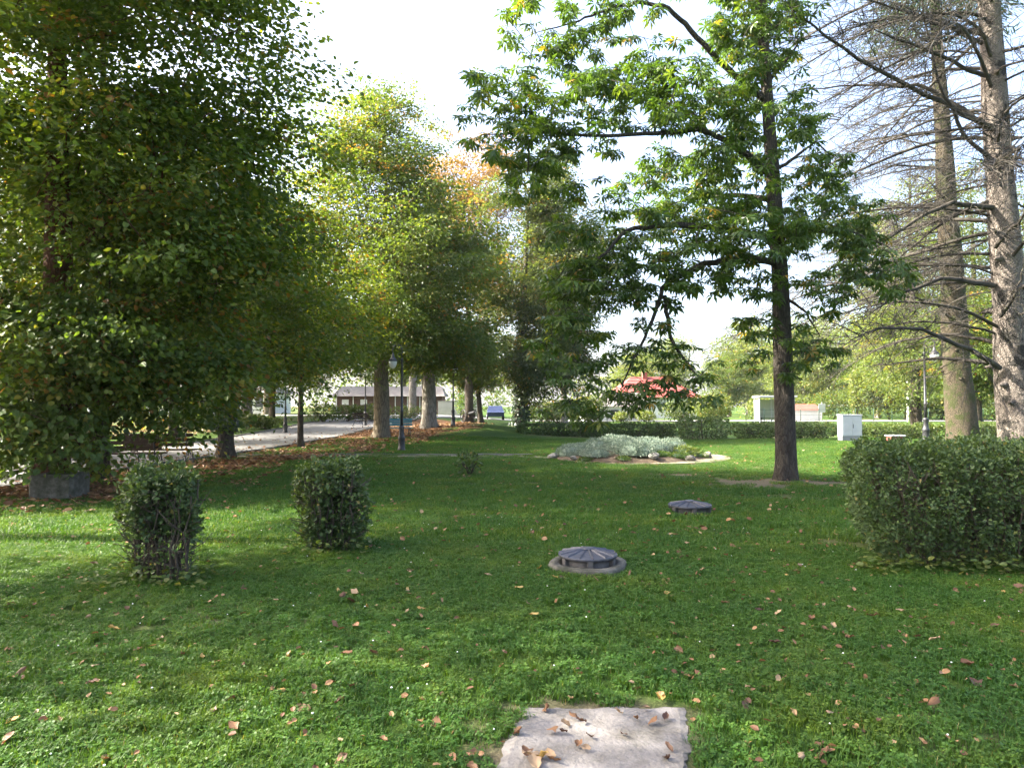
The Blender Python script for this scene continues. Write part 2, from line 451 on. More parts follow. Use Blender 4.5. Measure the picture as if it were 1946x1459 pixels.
# ------------------------------------------------------------------ ground layout
BED = (3.75, 22.2, 2.6)                                     # rockery centre and radius
def path_right(y): return np.interp(y, [-30, 20, 22, 28, 36, 45, 56, 64, 68], [-10.1, -10.0, -9.8, -9.3, -8.9, -8.4, -7.6, -5.0, 4.0])
def path_left(y): return np.interp(y, [-30, 30, 60, 68], [-14.0, -14.1, -14.6, -15.0])
def on_path(x, y): return (x > path_left(y) - .15) & (x < path_right(y) + .15) & (y < 68) & (y > -30)
def track_mid(x): return np.interp(x, [-10, -5, 0, 1.5], [22.3, 22.9, 22.6, 21.9])
def on_track(x, y): return (x > -10) & (x < 1.2) & (np.abs(y - track_mid(x)) < .62)
def bed_r(x, y): return np.hypot(x - BED[0], (y - BED[1]) * 1.02)
def on_ring(x, y):
    r = bed_r(x, y)
    return (r > 2.5) & (r < 2.75 + .3 * (x - BED[0]) / 3)
def on_slab(x, y):
    w_ = .05 * (vnoise(x * 9, y * 9, 8) - .4)
    return (x - .2 * (y - 3.7) > .07 + w_) & (x - .2 * (y - 3.7) < .93 + w_) & (y < 3.70 + w_)
HEDGES = [(-3.6, -3.0, 6.3, 6.85), (-2.4, -1.75, 7.6, 8.2), (3.6, 7.0, 6.75, 8.6)]

def litter_amt(x, y):
    n = vnoise(x * .5, y * .5, 11) * .5 + vnoise(x * 1.7, y * 1.7, 12) * .5
    edge = np.interp(y, [6, 12, 20, 30, 42, 60], [-7.0, -5.6, -4.4, -2.6, 0.2, -1.0])
    a = 1 - ss(-3.6, 0.4, x - edge + (n - .5) * 3.5)
    a = a * ss(7.0, 10.5, y - (n - .5) * 3) * (1 - ss(50, 62, y)) * (.55 + .6 * ss(.35, .6, vnoise(x * .9 + 4, y * .6, 14)))
    far = .55 * (1 - ss(-17, -15, x)) * n * 1.3
    return np.where(x < -13.5, far, np.clip(a * 1.05, 0, 1))

def bare_amt(x, y):
    n = vnoise(x * .8, y * .8, 21) * .6 + vnoise(x * 2.3, y * 2.3, 22) * .4
    a = .82 * np.exp(-(((x - 5.6) / 2.8) ** 2 + ((y - 14.6) / 1.4) ** 2))
    a = np.maximum(a, .9 * np.exp(-(((x - 3.9) / .8) ** 2 + ((y - 16.4) / .55) ** 2)))
    a = np.maximum(a, .9 * np.exp(-(((x - 1.6) / .9) ** 2 + ((y - 17.2) / .45) ** 2)))
    a = np.maximum(a, .55 * np.exp(-(((x - 6.5) / 2.2) ** 2 + ((y - 12.3) / .8) ** 2)))
    r = bed_r(x, y)
    a = np.maximum(a, .7 * ss(4.4, 2.8, r) * ss(-4, 2, x - BED[0] + 2 * n))
    a = np.maximum(a, .7 * np.exp(-((x - .46 - .2 * (y - 3.7)) / .66) ** 4) * ss(4.1, 3.6, y))
    a = np.maximum(a, .46 * ss(.60, .86, vnoise(x * .42 + 3, y * .55 + 8, 31)))
    for (x0, x1, y0, y1) in HEDGES:
        dx = np.maximum(np.maximum(x0 - x, x - x1), 0); dy = np.maximum(np.maximum(y0 - y, y - y1), 0)
        a = np.maximum(a, .35 * ss(.15, -.02, np.hypot(dx, dy)))
    return np.clip(a * (.55 + .9 * n), 0, 1)

xs = np.concatenate([-np.geomspace(1500, 46, 26), np.arange(-45, -14, .75), np.arange(-14, 14, .34), np.arange(14, 46, .75), np.geomspace(47, 1500, 26)])
ys = np.concatenate([-np.geomspace(1500, 7, 24), np.arange(-6, 2, .75), np.arange(2, 30, .34), np.arange(30, 90, .75), np.geomspace(91, 1500, 30)])
X, Y = np.meshgrid(xs, ys)
Z = terrain(X, Y)
nx, ny = len(xs), len(ys)
i = np.arange(ny - 1)[:, None] * nx; j = np.arange(nx - 1)[None]
q = np.stack([i + j, i + j + 1, i + nx + j + 1, i + nx + j], -1).reshape(-1, 4)
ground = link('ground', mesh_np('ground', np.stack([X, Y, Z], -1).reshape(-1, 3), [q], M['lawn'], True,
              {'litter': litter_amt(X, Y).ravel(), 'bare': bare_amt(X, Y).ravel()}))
tag(ground, 'shaded green lawn with bare patches and brown leaf litter', None, None, 'structure')


def strip(name, left, right, lift, mat, n=6):
    """a draped sheet between two polylines"""
    A = np.asarray(left, float); B_ = np.asarray(right, float)
    t = np.linspace(0, 1, n + 1)[None, :, None]
    P = A[:, None] * (1 - t) + B_[:, None] * t
    z = terrain(P[..., 0], P[..., 1]) + lift
    V = np.concatenate([P, z[..., None]], -1).reshape(-1, 3)
    k = n + 1
    i = np.arange(len(A) - 1)[:, None] * k; j = np.arange(n)[None]
    q = np.stack([i + j, i + j + 1, i + k + j + 1, i + k + j], -1).reshape(-1, 4)
    o = link(name, mesh_np(name, V, [q], mat))
    o['kind'] = 'structure'
    return o

yy = np.arange(-20, 66, .5)
path = strip('park_path', np.stack([path_left(yy), yy], 1), np.stack([path_right(yy), yy], 1), .03, M['path'], 12)
tx = np.arange(-9.9, 1.5, .25)
wob = .12 * np.sin(tx * 2.1)
track = strip('garden_track', np.stack([tx, track_mid(tx) - .5 + wob], 1), np.stack([tx, track_mid(tx) + .5 + wob], 1), .022, M['gravel'], 4)
rx = np.arange(-120, 160, 2.0)
road = strip('road', np.stack([rx, np.full_like(rx, 66.5)], 1), np.stack([rx, np.full_like(rx, 73.5)], 1), .05, M['asphalt'], 6)
th = np.linspace(0, 2 * math.pi, 97)
ro = 2.78 + .08 * np.sin(th * 5) + .42 * np.cos(th + .35) + .06 * np.cos(th * 3)
ring = strip('ring_path', np.stack([BED[0] + 2.3 * np.cos(th), BED[1] + 2.3 * np.sin(th)], 1),
             np.stack([BED[0] + ro * np.cos(th), BED[1] + ro * np.sin(th)], 1), .026, M['gravel'], 4)

kb = MB().box(-.06, .06, -.49, .49, -.12, .085, .015).mesh('kerb_stone', M['kerb'])
for side, fn in ((1, path_right), (-1, path_left)):
    for y in np.arange(10.5, 58, 1.0):
        x = float(fn(y)) + side * .07
        if side == 1 and 21.6 < y < 23.4: continue
        a = math.atan2(float(fn(y + .5) - fn(y - .5)), 1.0)
        link('kerb_stone', kb, path, (x, y, float(terrain(x, y)) + rng.uniform(-.01, .012)), (0, 0, -a))
for y_off in (.58,):
    for x in np.arange(-8.8, 0.8, 1.0):
        y = float(track_mid(x)) + y_off
        link('kerb_stone', kb, track, (x, y, float(terrain(x, y)) - .035 + rng.uniform(-.02, .012)), (0, 0, R(90) - .02 + rng.uniform(-.03, .03)))

# ------------------------------------------------------------------ foliage tools
def tpl_oval():   # pointed oval folded on its midrib
    return np.array([(0, 0, 0), (.45, .31, .07), (.45, -.31, .07), (1, 0, -.06)]), np.array([(0, 2, 3), (0, 3, 1)])
def tpl_broad():  # broad five-cornered leaf
    return (np.array([(0, 0, 0), (.12, .40, .06), (.62, .36, .05), (1, 0, -.08), (.62, -.36, .05), (.12, -.40, .06)]),
            np.array([(0, 3, 2), (0, 2, 1), (0, 5, 4), (0, 4, 3)]))


def unit(a): return a / (np.linalg.norm(a, axis=-1, keepdims=True) + 1e-9)


def place_leaves(tpl, pos, axis, normal, size, tint):
    """-> V, F, tint for one mesh of many leaves"""
    TV, TF = tpl
    X_ = unit(axis); Y_ = unit(np.cross(normal, X_)); Z_ = np.cross(X_, Y_)
    V = pos[:, None] + size[:, None, None] * (TV[None, :, 0:1] * X_[:, None] + TV[None, :, 1:2] * Y_[:, None] + TV[None, :, 2:3] * Z_[:, None])
    F = TF[None] + (np.arange(len(pos)) * len(TV))[:, None, None]
    return V.reshape(-1, 3), F.reshape(-1, TF.shape[1]), np.repeat(tint, len(TV))


def spray_leaves(g, centres, outward, n, rad, size, flat=.35, tilt=.45, droop=.25):
    """n leaves about each centre, in a drooping, roughly level spray"""
    S = len(centres)
    c = np.repeat(centres, n, 0); o = np.repeat(outward, n, 0)
    th = g.uniform(0, 2 * math.pi, S * n); r = rad * np.sqrt(g.uniform(0, 1, S * n)) * g.uniform(.6, 1.25, S * n)
    hx = np.stack([np.cos(th), np.sin(th), np.zeros_like(th)], 1)
    tl = np.repeat(unit(np.stack([g.normal(0, tilt, S), g.normal(0, tilt, S), np.ones(S)], 1)), n, 0)
    p = hx * r[:, None]
    p[:, 2] = -(p[:, 0] * tl[:, 0] + p[:, 1] * tl[:, 1]) / tl[:, 2]
    p[:, 2] += g.normal(0, flat * rad, S * n) - droop * r * r / rad
    pos = c + p
    ax = unit(hx * .8 + o * .5 + np.stack([g.normal(0, .4, S * n), g.normal(0, .4, S * n), g.normal(-.35, .35, S * n)], 1))
    nr = unit(np.stack([g.normal(0, .75, S * n), g.normal(0, .75, S * n), np.ones(S * n)], 1) + tl * .3)
    return pos, ax, nr, size * g.uniform(.65, 1.25, S * n)


def grow(trunk, r0, targets, g, first=1.6, tip_r=.008, seg=.55, arch=.12, expo=2.35, rtop=.03):
    """branch skeleton: each target is joined to the limb it would spring from. -> nodes, parents, radii, trunk count"""
    P = [np.asarray(p, float) for p in trunk]; par = [-1] + list(range(len(trunk) - 1))
    nt_ = len(trunk)
    pos = np.zeros((nt_ + len(targets) * 14, 3)); pos[:nt_] = trunk; n = nt_
    zmin = trunk[0][2] + first
    ok = np.zeros(len(pos), bool); ok[:nt_] = [p[2] >= zmin for p in trunk]
    ax_top = np.asarray(trunk, float)
    dist0 = [np.min(np.linalg.norm(ax_top - t, axis=1)) for t in targets]
    for ti in np.argsort(dist0):
        t = targets[ti]
        d = np.linalg.norm(pos[:n] - t, axis=1)
        hor = np.linalg.norm(pos[:n, :2] - t[:2], axis=1)
        cost = d + 1.2 * np.maximum(0, pos[:n, 2] - t[2] + .3 * hor) + np.where(ok[:n], 0, 1e6) + np.where(np.arange(n) < nt_, 0, .15 * d)
        k = int(np.argmin(cost)); p = pos[k]; L = d[k]
        m = max(2, min(12, int(L / seg) + 1))
        c = (p + t) / 2 + np.array([0, 0, arch * L]) + g.normal(0, .06 * L, 3)
        prev = k
        for s in range(1, m + 1):
            u = s / m
            pos[n] = (1 - u) ** 2 * p + 2 * u * (1 - u) * c + u * u * t + (g.normal(0, .03, 3) if s < m else 0)
            par.append(prev); ok[n] = True; prev = n; n += 1
    pos = pos[:n]; par = np.array(par)
    area = np.zeros(n); kids = np.zeros(n, int)
    for i in range(n - 1, 0, -1):
        if kids[i] == 0: area[i] += tip_r ** expo
        area[par[i]] += area[i]; kids[par[i]] += 1
    rad = np.maximum(area, tip_r ** expo) ** (1 / expo)
    zt = np.array([p[2] for p in trunk]); f = (zt - zt[0]) / max(zt[-1] - zt[0], .1)
    rad[:nt_] = r0 * (1 - f) + rtop * f
    lim = np.minimum(rad[nt_:], .62 * np.interp(pos[nt_:, 2], zt, rad[:nt_]) + .01)
    rad[nt_:] = lim
    return pos, par, rad, nt_


def chains(pos, par, rad, nt_):
    """limbs as polylines; returns list of (first_order_root, pts, radii)"""
    n = len(pos); kids = [[] for _ in range(n)]
    for i in range(1, n): kids[par[i]].append(i)
    out = []
    stack = []
    for i in range(nt_):
        for k in kids[i]:
            if k >= nt_: stack.append((i, k, k))
    while stack:
        p, k, root = stack.pop()
        ch = [p, k]; cur = k
        while kids[cur]:
            ks = sorted(kids[cur], key=lambda a: -rad[a])
            for e in ks[1:]: stack.append((cur, e, root))
            cur = ks[0]; ch.append(cur)
        r = rad[ch].copy(); r[0] = r[1] * 1.12
        out.append((root, pos[ch], r))
    return out


def trunk_mesh(mb, pts, rad, g, sides=14, flare=1.5, flare_h=.5, lump=.06):
    """trunk with root flare and an uneven girth"""
    P = np.asarray(pts, float); rad = np.asarray(rad, float)
    s = np.linspace(0, len(P) - 1, max(len(P) * 2, 16)); ii = np.arange(len(P))
    P2 = np.stack([np.interp(s, ii, P[:, k]) for k in range(3)], 1); r2 = np.interp(s, ii, rad)
    # extra rings in the flare
    zb = P2[0, 2]
    ez = np.array([0, .08, .18, .32, .5]) * flare_h / .5
    r_e = np.interp(zb + ez, P2[:, 2], r2); p_e = np.stack([np.interp(zb + ez, P2[:, 2], P2[:, k]) for k in range(3)], 1)
    keep = P2[:, 2] > zb + ez[-1] + .05
    P2 = np.concatenate([p_e, P2[keep]]); r2 = np.concatenate([r_e, r2[keep]])
    fl = 1 + (flare - 1) * np.exp(-(P2[:, 2] - zb) / (flare_h * .45))
    ph = g.uniform(0, 6.28, 4); th = np.arange(sides) * 2 * math.pi / sides
    lobes = 1 + (fl[:, None] - 1) * (.55 + .6 * np.sin(th * 5 + ph[0])[None]) + (lump * np.sin(th * 3 + ph[1] + P2[:, 2:3] * .9) + lump * .7 * np.sin(th * 2 + ph[2] - P2[:, 2:3] * 1.7))
    V = P2[:, None] + np.stack([np.cos(th)[None] * r2[:, None] * lobes, np.sin(th)[None] * r2[:, None] * lobes, np.zeros((len(P2), sides))], -1)
    V[0, :, 2] -= .25
    n = len(P2)
    i = np.arange(n - 1)[:, None] * sides; j = np.arange(sides)[None]; k = (j + 1) % sides
    q = np.stack([i + j, i + k, i + sides + k, i + sides + j], -1).reshape(-1, 4)
    mb.add(V.reshape(-1, 3), [q, [tuple((n - 1) * sides + np.arange(sides))]])


def crown_targets(g, n, centre, radii, shape='round', lobes=14, lobe=.42, hole=.0):
    """points through a crown made of uneven lobes"""
    c = np.asarray(centre, float); rr = np.asarray(radii, float)
    lobes = int(lobes * 2.6); lobe = lobe * .62
    d = unit(g.normal(0, 1, (lobes, 3)))
    d[:, 2] = np.clip(d[:, 2], -.85, 1)
    k = g.uniform(.45, .95, (lobes, 1))
    lc = d * k
    ls = lobe * g.uniform(.55, 1.35, lobes)
    lc = np.concatenate([lc, [[0, 0, 0]]]); ls = np.concatenate([ls, [.5]])
    w_ = ls ** 1.7; w_ /= w_.sum()
    which = g.choice(len(lc), n, p=w_)
    u = unit(g.normal(0, 1, (n, 3))); r = g.uniform(0, 1, (n, 1)) ** .45
    p = lc[which] + u * r * ls[which][:, None] * np.array([1.15, 1.15, .8]) + g.normal(0, .045, (n, 3))
    if shape == 'cone':      # narrows towards the top
        f = np.clip((1 - p[:, 2]) / 1.35, .12, 1.15)
        p[:, :2] *= f[:, None]
    elif shape == 'column':
        f = np.clip(1 - np.abs(p[:, 2]) ** 3 * .6, .3, 1)
        p[:, :2] *= f[:, None]
    return c + p * rr


def make_tree(name, label, base, H, crown, leafmat, barkmat, r0, seed, targets=160, per=4, leaves=45, spray=.62, size=.11,
              shape='round', tpl=None, lean=(0, 0), first=1.6, split=False, extra=None, trunk_top=.9, lobes=14, group=None, tint_pow=1.0, holes=.0, sides=14, flat=.13):
    """crown: list of (centre xyz above base, radii xyz, weight)"""
    g = np.random.default_rng(seed)
    root = empty(name, base)
    tag(root, label, 'tree', group)
    zt = np.linspace(0, H * trunk_top, max(8, int(H * trunk_top / .6)))
    f = zt / H
    ph = g.uniform(0, 6.28, 2)
    tr = np.stack([lean[0] * f + .18 * np.sin(f * 5 + ph[0]) * f, lean[1] * f + .18 * np.sin(f * 4 + ph[1]) * f, zt], 1)
    tot = sum(c[2] for c in crown)
    T = np.concatenate([crown_targets(g, max(6, int(targets * c[2] / tot)), c[0], c[1], c[3] if len(c) > 3 else shape, lobes) for c in crown])
    if extra is not None: T = np.concatenate([T, extra])
    T = T[T[:, 2] > .5]
    pos, par, rad, k = grow(tr, r0, T, g, first=first)
    mb = MB(); trunk_mesh(mb, tr, rad[:k], g, sides=sides)
    limbs = {}
    for rt, pts, r in chains(pos, par, rad, k):
        t = limbs.setdefault(rt, MB()) if split else mb
        t.tube(pts, r, 7 if r[0] > .05 else (5 if r[0] > .02 else 3), caps=False)
    mb.obj('trunk', M[barkmat], root)
    for t in limbs.values(): t.obj('limb', M[barkmat], root)
    C = np.repeat(T, per, 0) + g.normal(0, 1, (len(T) * per, 3)) * np.array([.55, .55, .30]) * spray
    cen = np.mean([c[0] for c in crown], 0)
    out = unit((C - cen) * np.array([1, 1, .3]))
    ps, ax, nr, sz = spray_leaves(g, C, out, leaves, spray, size, flat=flat, tilt=.3, droop=.34)
    tn = np.clip(np.repeat(g.normal(.45, .22, len(C)), leaves) + g.normal(0, .16, len(ps)), 0, 1) ** tint_pow
    keep = ps[:, 2] > .35
    V, F, tt = place_leaves(tpl or tpl_oval(), ps[keep], ax[keep], nr[keep], sz[keep], tn[keep])
    link('crown', mesh_np('crown', V, [F], M[leafmat], False, {'tint': tt}), root)
    return root


def copy_tree(root, loc, rz, scale, label, group=None):
    r = root.copy(); col.objects.link(r)
    r.location = [float(c) for c in loc]; r.rotation_euler = (0, 0, rz); r.scale = (scale,) * 3
    if label: r['label'] = label
    if group: r['group'] = group
    for ch in root.children:
        c = ch.copy(); col.objects.link(c); c.parent = r
        for gch in ch.children:
            d = gch.copy(); col.objects.link(d); d.parent = c
    return r


def at_ground(x, y): return (x, y, float(terrain(x, y)))

# ------------------------------------------------------------------ avenue trees on the left
t1 = make_tree('maple_tree', 'large dark maple with reddish trunk behind the grey stone block', G(98, 925), 17,
               [((0.2, .9, 8.2), (5.2, 3.6, 5.4), 1.0), ((-.7, .6, 12.6), (4.0, 3.6, 3.6), .5), ((.1, -1.1, 2.3), (3.8, 2.1, 1.7), .56), ((2.8, .4, 4.8), (2.2, 2.2, 2.4), .18), ((.2, -1.3, 7.2), (3.2, 1.2, 4.4), .30), ((2.9, .5, 8.6), (2.1, 2.0, 2.6), .24)],
               'leaf_maple', 'bark_red', .34, 11, targets=720, per=2, leaves=76, spray=.78, size=.110, tpl=tpl_broad(), first=1.5, split=True, lobes=20)
t2 = make_tree('maple_tree', 'dark maple with slender blackish trunk next to the reddish one', G(186, 910), 12.5,
               [((0, .8, 6.8), (4.6, 4.2, 5.0), 1.0), ((.6, 0.6, 2.9), (3.4, 2.6, 1.8), .35)],
               'leaf_maple', 'bark_maple', .22, 12, targets=250, per=2, leaves=72, spray=.85, size=.13, first=1.5, lobes=16)
t3 = make_tree('maple_tree', 'maple by the path whose trunk is wrapped in dark ivy', G(428, 870), 11.2,
               [((.2, 0, 6.6), (4.6, 4.2, 4.2), 1.0), ((.9, -.3, 3.8), (3.8, 3.2, 1.7), .35)],
               'leaf_maple', 'bark_maple', .25, 13, targets=300, per=2, leaves=96, spray=.85, size=.128, first=2.2, lobes=16, tint_pow=.8)
t4 = make_tree('young_maple_tree', 'young maple with thin straight trunk growing from brown leaf litter', G(571, 850), 9.6,
               [((0, 0, 6.2), (3.3, 3.1, 3.2), 1.0), ((.1, 0, 3.8), (2.8, 2.5, 1.1), .25)],
               'leaf_maple', 'bark_maple', .12, 14, targets=210, per=2, leaves=74, spray=.75, size=.14, first=2.2, tint_pow=.8)
t5 = make_tree('linden_tree', 'tall yellowing linden with thick brown trunk behind the hooked lamp', G(725, 832), 18.2,
               [((-.1, 0, 8.4), (6.0, 5.2, 5.2), 1.0), ((-.4, 0, 12.3), (4.5, 4.2, 4.9), .75), ((-.7, 0, 15.2), (2.4, 2.4, 2.8), .2), ((.3, -.5, 5.2), (5.4, 4.6, 1.9), .4)],
               'leaf_linden', 'bark_linden', .42, 15, targets=660, per=2, leaves=86, spray=.92, size=.165, first=3.0, lobes=20, tint_pow=.9, split=True, trunk_top=.8)
t6 = make_tree('linden_tree', 'linden with pale grey forked trunk beyond the yellowing one', G(815, 813), 14,
               [((.6, 0, 8.2), (4.4, 4.4, 4.8), 1.0), ((.8, 0, 4.8), (3.9, 3.6, 1.5), .25)],
               'leaf_linden', 'bark_grey', .46, 16, targets=280, per=2, leaves=74, spray=1.05, size=.22, first=3.4, tint_pow=.85, trunk_top=.8)
t7 = make_tree('linden_tree', 'linden with leaning dark trunk on the leaf covered mound', G(914, 803), 10.5,
               [((-.8, 0, 6.3), (3.1, 3.0, 3.6), 1.0), ((-.4, 0, 3.9), (2.6, 2.4, 1.3), .25)],
               'leaf_linden', 'bark_maple', .24, 17, targets=220, per=2, leaves=72, spray=.9, size=.2, lean=(-1.0, .3), first=2.2, tint_pow=.95, trunk_top=.8)
t8 = make_tree('ash_tree', 'tall loose grey-green tree with ivy covered trunk behind the long hedge', at_ground(.5, 44), 20,
               [((1.5, 0, 10.8), (3.9, 3.2, 7.6), 1.0), ((1.0, 0, 3.8), (3.2, 2.8, 2.4), .35)],
               'leaf_grey', 'bark_maple', .36, 18, targets=430, per=2, leaves=70, spray=.85, size=.185, first=2.0, lean=(.9, 0), trunk_top=.75)
t9 = make_tree('beech_tree', 'yellow-brown autumn tree rising between the linden and the chestnut', at_ground(-3.4, 54), 25,
               [((.4, 0, 17.0), (4.6, 4.0, 7.4), 1.0), ((2.6, 0, 10), (3, 3, 4), .25)],
               'leaf_orange', 'bark_maple', .36, 19, targets=360, per=2, leaves=46, spray=.85, size=.21, first=5.0, trunk_top=.8)
t10 = make_tree('poplar_tree', 'slim greyish poplar standing in the gap beside the red roofed house', at_ground(4.4, 58), 25,
                [((0, 0, 13.0), (3.8, 3.2, 10.8), 1.0, 'column')],
                'leaf_grey', 'bark_grey', .3, 20, targets=430, per=2, leaves=64, spray=.95, size=.24, first=3.0, trunk_top=.75)
# nearly bare tree whose twigs show above the linden
g = np.random.default_rng(5)
br = empty('bare_tree', at_ground(-9.6, 66)); tag(br, 'leafless tree whose fine twigs show above the yellowing linden', 'tree')
tr = np.stack([.15 * np.sin(np.linspace(0, 3, 30)), np.zeros(30), np.linspace(0, 29, 30)], 1)
T = crown_targets(g, 520, (.6, 0, 25.5), (4.6, 4, 7.0), lobes=16)
pos, par, rad, k = grow(tr, .4, T, g, first=6, tip_r=.012)
mb = MB(); trunk_mesh(mb, tr, rad[:k], g, sides=10); mb.obj('trunk', M['bark_grey'], br)
mb = MB()
for rt, pts, r in chains(pos, par, rad, k): mb.tube(pts, r, 3, caps=False)
mb.obj('branches', M['bark_grey'], br)['kind'] = 'stuff'

# other side of the path, and further trees of the avenue beside and behind the camera, with tall lindens added for shade
PG = 'avenue trees across the path'
for q_, (u, v, s, rz, src, lb) in enumerate([
        (517, 803, 1.0, 1.0, t3, 'far avenue maple with grey trunk across the path, by the lit lawn'),
        (330, 838, 1.05, 2.2, t2, 'avenue maple across the path half hidden by the low boughs'),
        (20, 868, 1.0, 3.9, t3, 'avenue maple across the path at the left edge')]):
    copy_tree(src, G(u, v), rz, s, lb, PG)
SG = 'avenue trees standing beside the camera'
ts = make_tree('maple_tree', 'thin-crowned avenue maple just outside the view on the left', at_ground(-9.8, 6.3), 14.5,  # unseen avenue tree, crown thinned and placed so sun dapples reach the lawn
               [((0, 0, 8.2), (4.4, 3.0, 5.6), 1.0)], 'leaf_maple', 'bark_maple', .26, 22, targets=150, per=2, leaves=70, spray=.8, size=.15, first=2.2, lobes=16, group=SG)
for (x, y, s, rz, lb) in [(-9.5, -3.2, 1.0, 3.2, 'avenue maple standing beside the camera on its left side'), (-16.4, 15.5, 1.0, 2.0, 'avenue maple across the path just outside the left edge'), (-16.2, -4.5, 1.15, 5.0, 'avenue maple across the path beside the camera')]:
    copy_tree(ts, at_ground(x, y), rz, s, lb, SG)
tl_ = make_tree('shade_linden_tree', 'unseen high-crowned linden added across the path to shade the lawn', at_ground(-17.5, 9.0), 22,  # unseen, added with a high crown to shade the right lawn and hedge
          [((0, 0, 18.2), (5.0, 4.6, 4.2), 1.0)], 'leaf_linden', 'bark_linden', .4, 23, targets=230, per=2, leaves=60, spray=1.0, size=.19, first=8, lobes=16, group=SG)
copy_tree(tl_, at_ground(-17.8, 1.2), 2.0, 1.0, 'unseen high-crowned linden added beside the camera to shade the lawn', SG)  # second unseen linden, added to keep sun off the near right lawn
for (x, y, s, rz, src, lb) in [(-19, 40, 1.1, 1, t3, 'avenue maple far back across the path beside the bushes'), (-24, 62, 1.2, 3, t5, 'linden far back left behind the avenue'),
                               (-33, 55, 1.25, 5, t5, 'linden at the far left behind the lit lawn'), (-30, 84, 1.3, 2, t5, 'linden behind the brown sheds'),
                               (-14, 88, 1.15, .5, t5, 'linden rising behind the sheds at their end'), (-48, 76, 1.4, 4, t3, 'wide maple in the left distance')]:
    copy_tree(src, at_ground(x, y), rz, s, lb, 'trees beyond the avenue')

# ivy on the third trunk
g = np.random.default_rng(3)
n = 2600
zz = g.uniform(.9, 6.4, n) ** 1.0; thv = g.uniform(0, 6.28, n); rr = .27 + .10 * np.sin(zz * 1.6) ** 2 + np.abs(g.normal(0, .10, n))
dirv = np.stack([np.cos(thv), np.sin(thv), np.zeros(n)], 1)
pp = dirv * rr[:, None] * (.75 + .25 * ss(.9, 2.0, zz))[:, None]; pp[:, 2] = zz
V, F, tt = place_leaves(tpl_broad(), pp, unit(dirv * .35 + np.array([0, 0, -1.0]) + g.normal(0, .35, (n, 3))), unit(dirv + g.normal(0, .35, (n, 3))), g.uniform(.09, .17, n), g.uniform(0, 1, n))
link('ivy', mesh_np('ivy', V, [F], M['leaf_ivy'], False, {'tint': tt}), t3)
n = 2200
zz = g.uniform(.2, 8.0, n); thv = g.uniform(0, 6.28, n); rr = .36 + np.abs(g.normal(0, .16, n))
dirv = np.stack([np.cos(thv), np.sin(thv), np.zeros(n)], 1); pp = dirv * rr[:, None]; pp[:, 2] = zz; pp[:, 0] += .9 * zz / 17
V, F, tt = place_leaves(tpl_broad(), pp, unit(dirv * .35 + np.array([0, 0, -1.0]) + g.normal(0, .35, (n, 3))), unit(dirv + g.normal(0, .35, (n, 3))), g.uniform(.12, .22, n), g.uniform(0, 1, n))
link('ivy', mesh_np('ivy', V, [F], M['leaf_ivy'], False, {'tint': tt}), t8)

# ------------------------------------------------------------------ chestnut in the middle right
def palmate(seed, k=6):
    """hand-shaped leaf of k drooping leaflets"""
    g = np.random.default_rng(seed); V = []; F = []
    for i_ in range(k):
        a = (i_ / (k - 1) - .5) * R(250) + g.normal(0, .08); L = (1.0 - .45 * abs(i_ / (k - 1) - .5) * 2 * .8) * g.uniform(.9, 1.1)
        dr = g.uniform(.25, .5)
        d = np.array([math.cos(a), math.sin(a)]); s = np.array([-d[1], d[0]])
        b0 = len(V)
        for (t, wd, up) in ((.03, 0, 0), (.58, .15, .03), (.58, -.15, .03), (.58, 0, -.02), (1.0, 0, -.05)):
            p = d * t * L + s * wd * L
            V.append((p[0], p[1], up - dr * t * t * L))
        for f in ((0, 3, 1), (0, 2, 3), (1, 3, 4), (3, 2, 4)): F.append([b0 + x for x in f])
    return np.array(V), np.array(F)


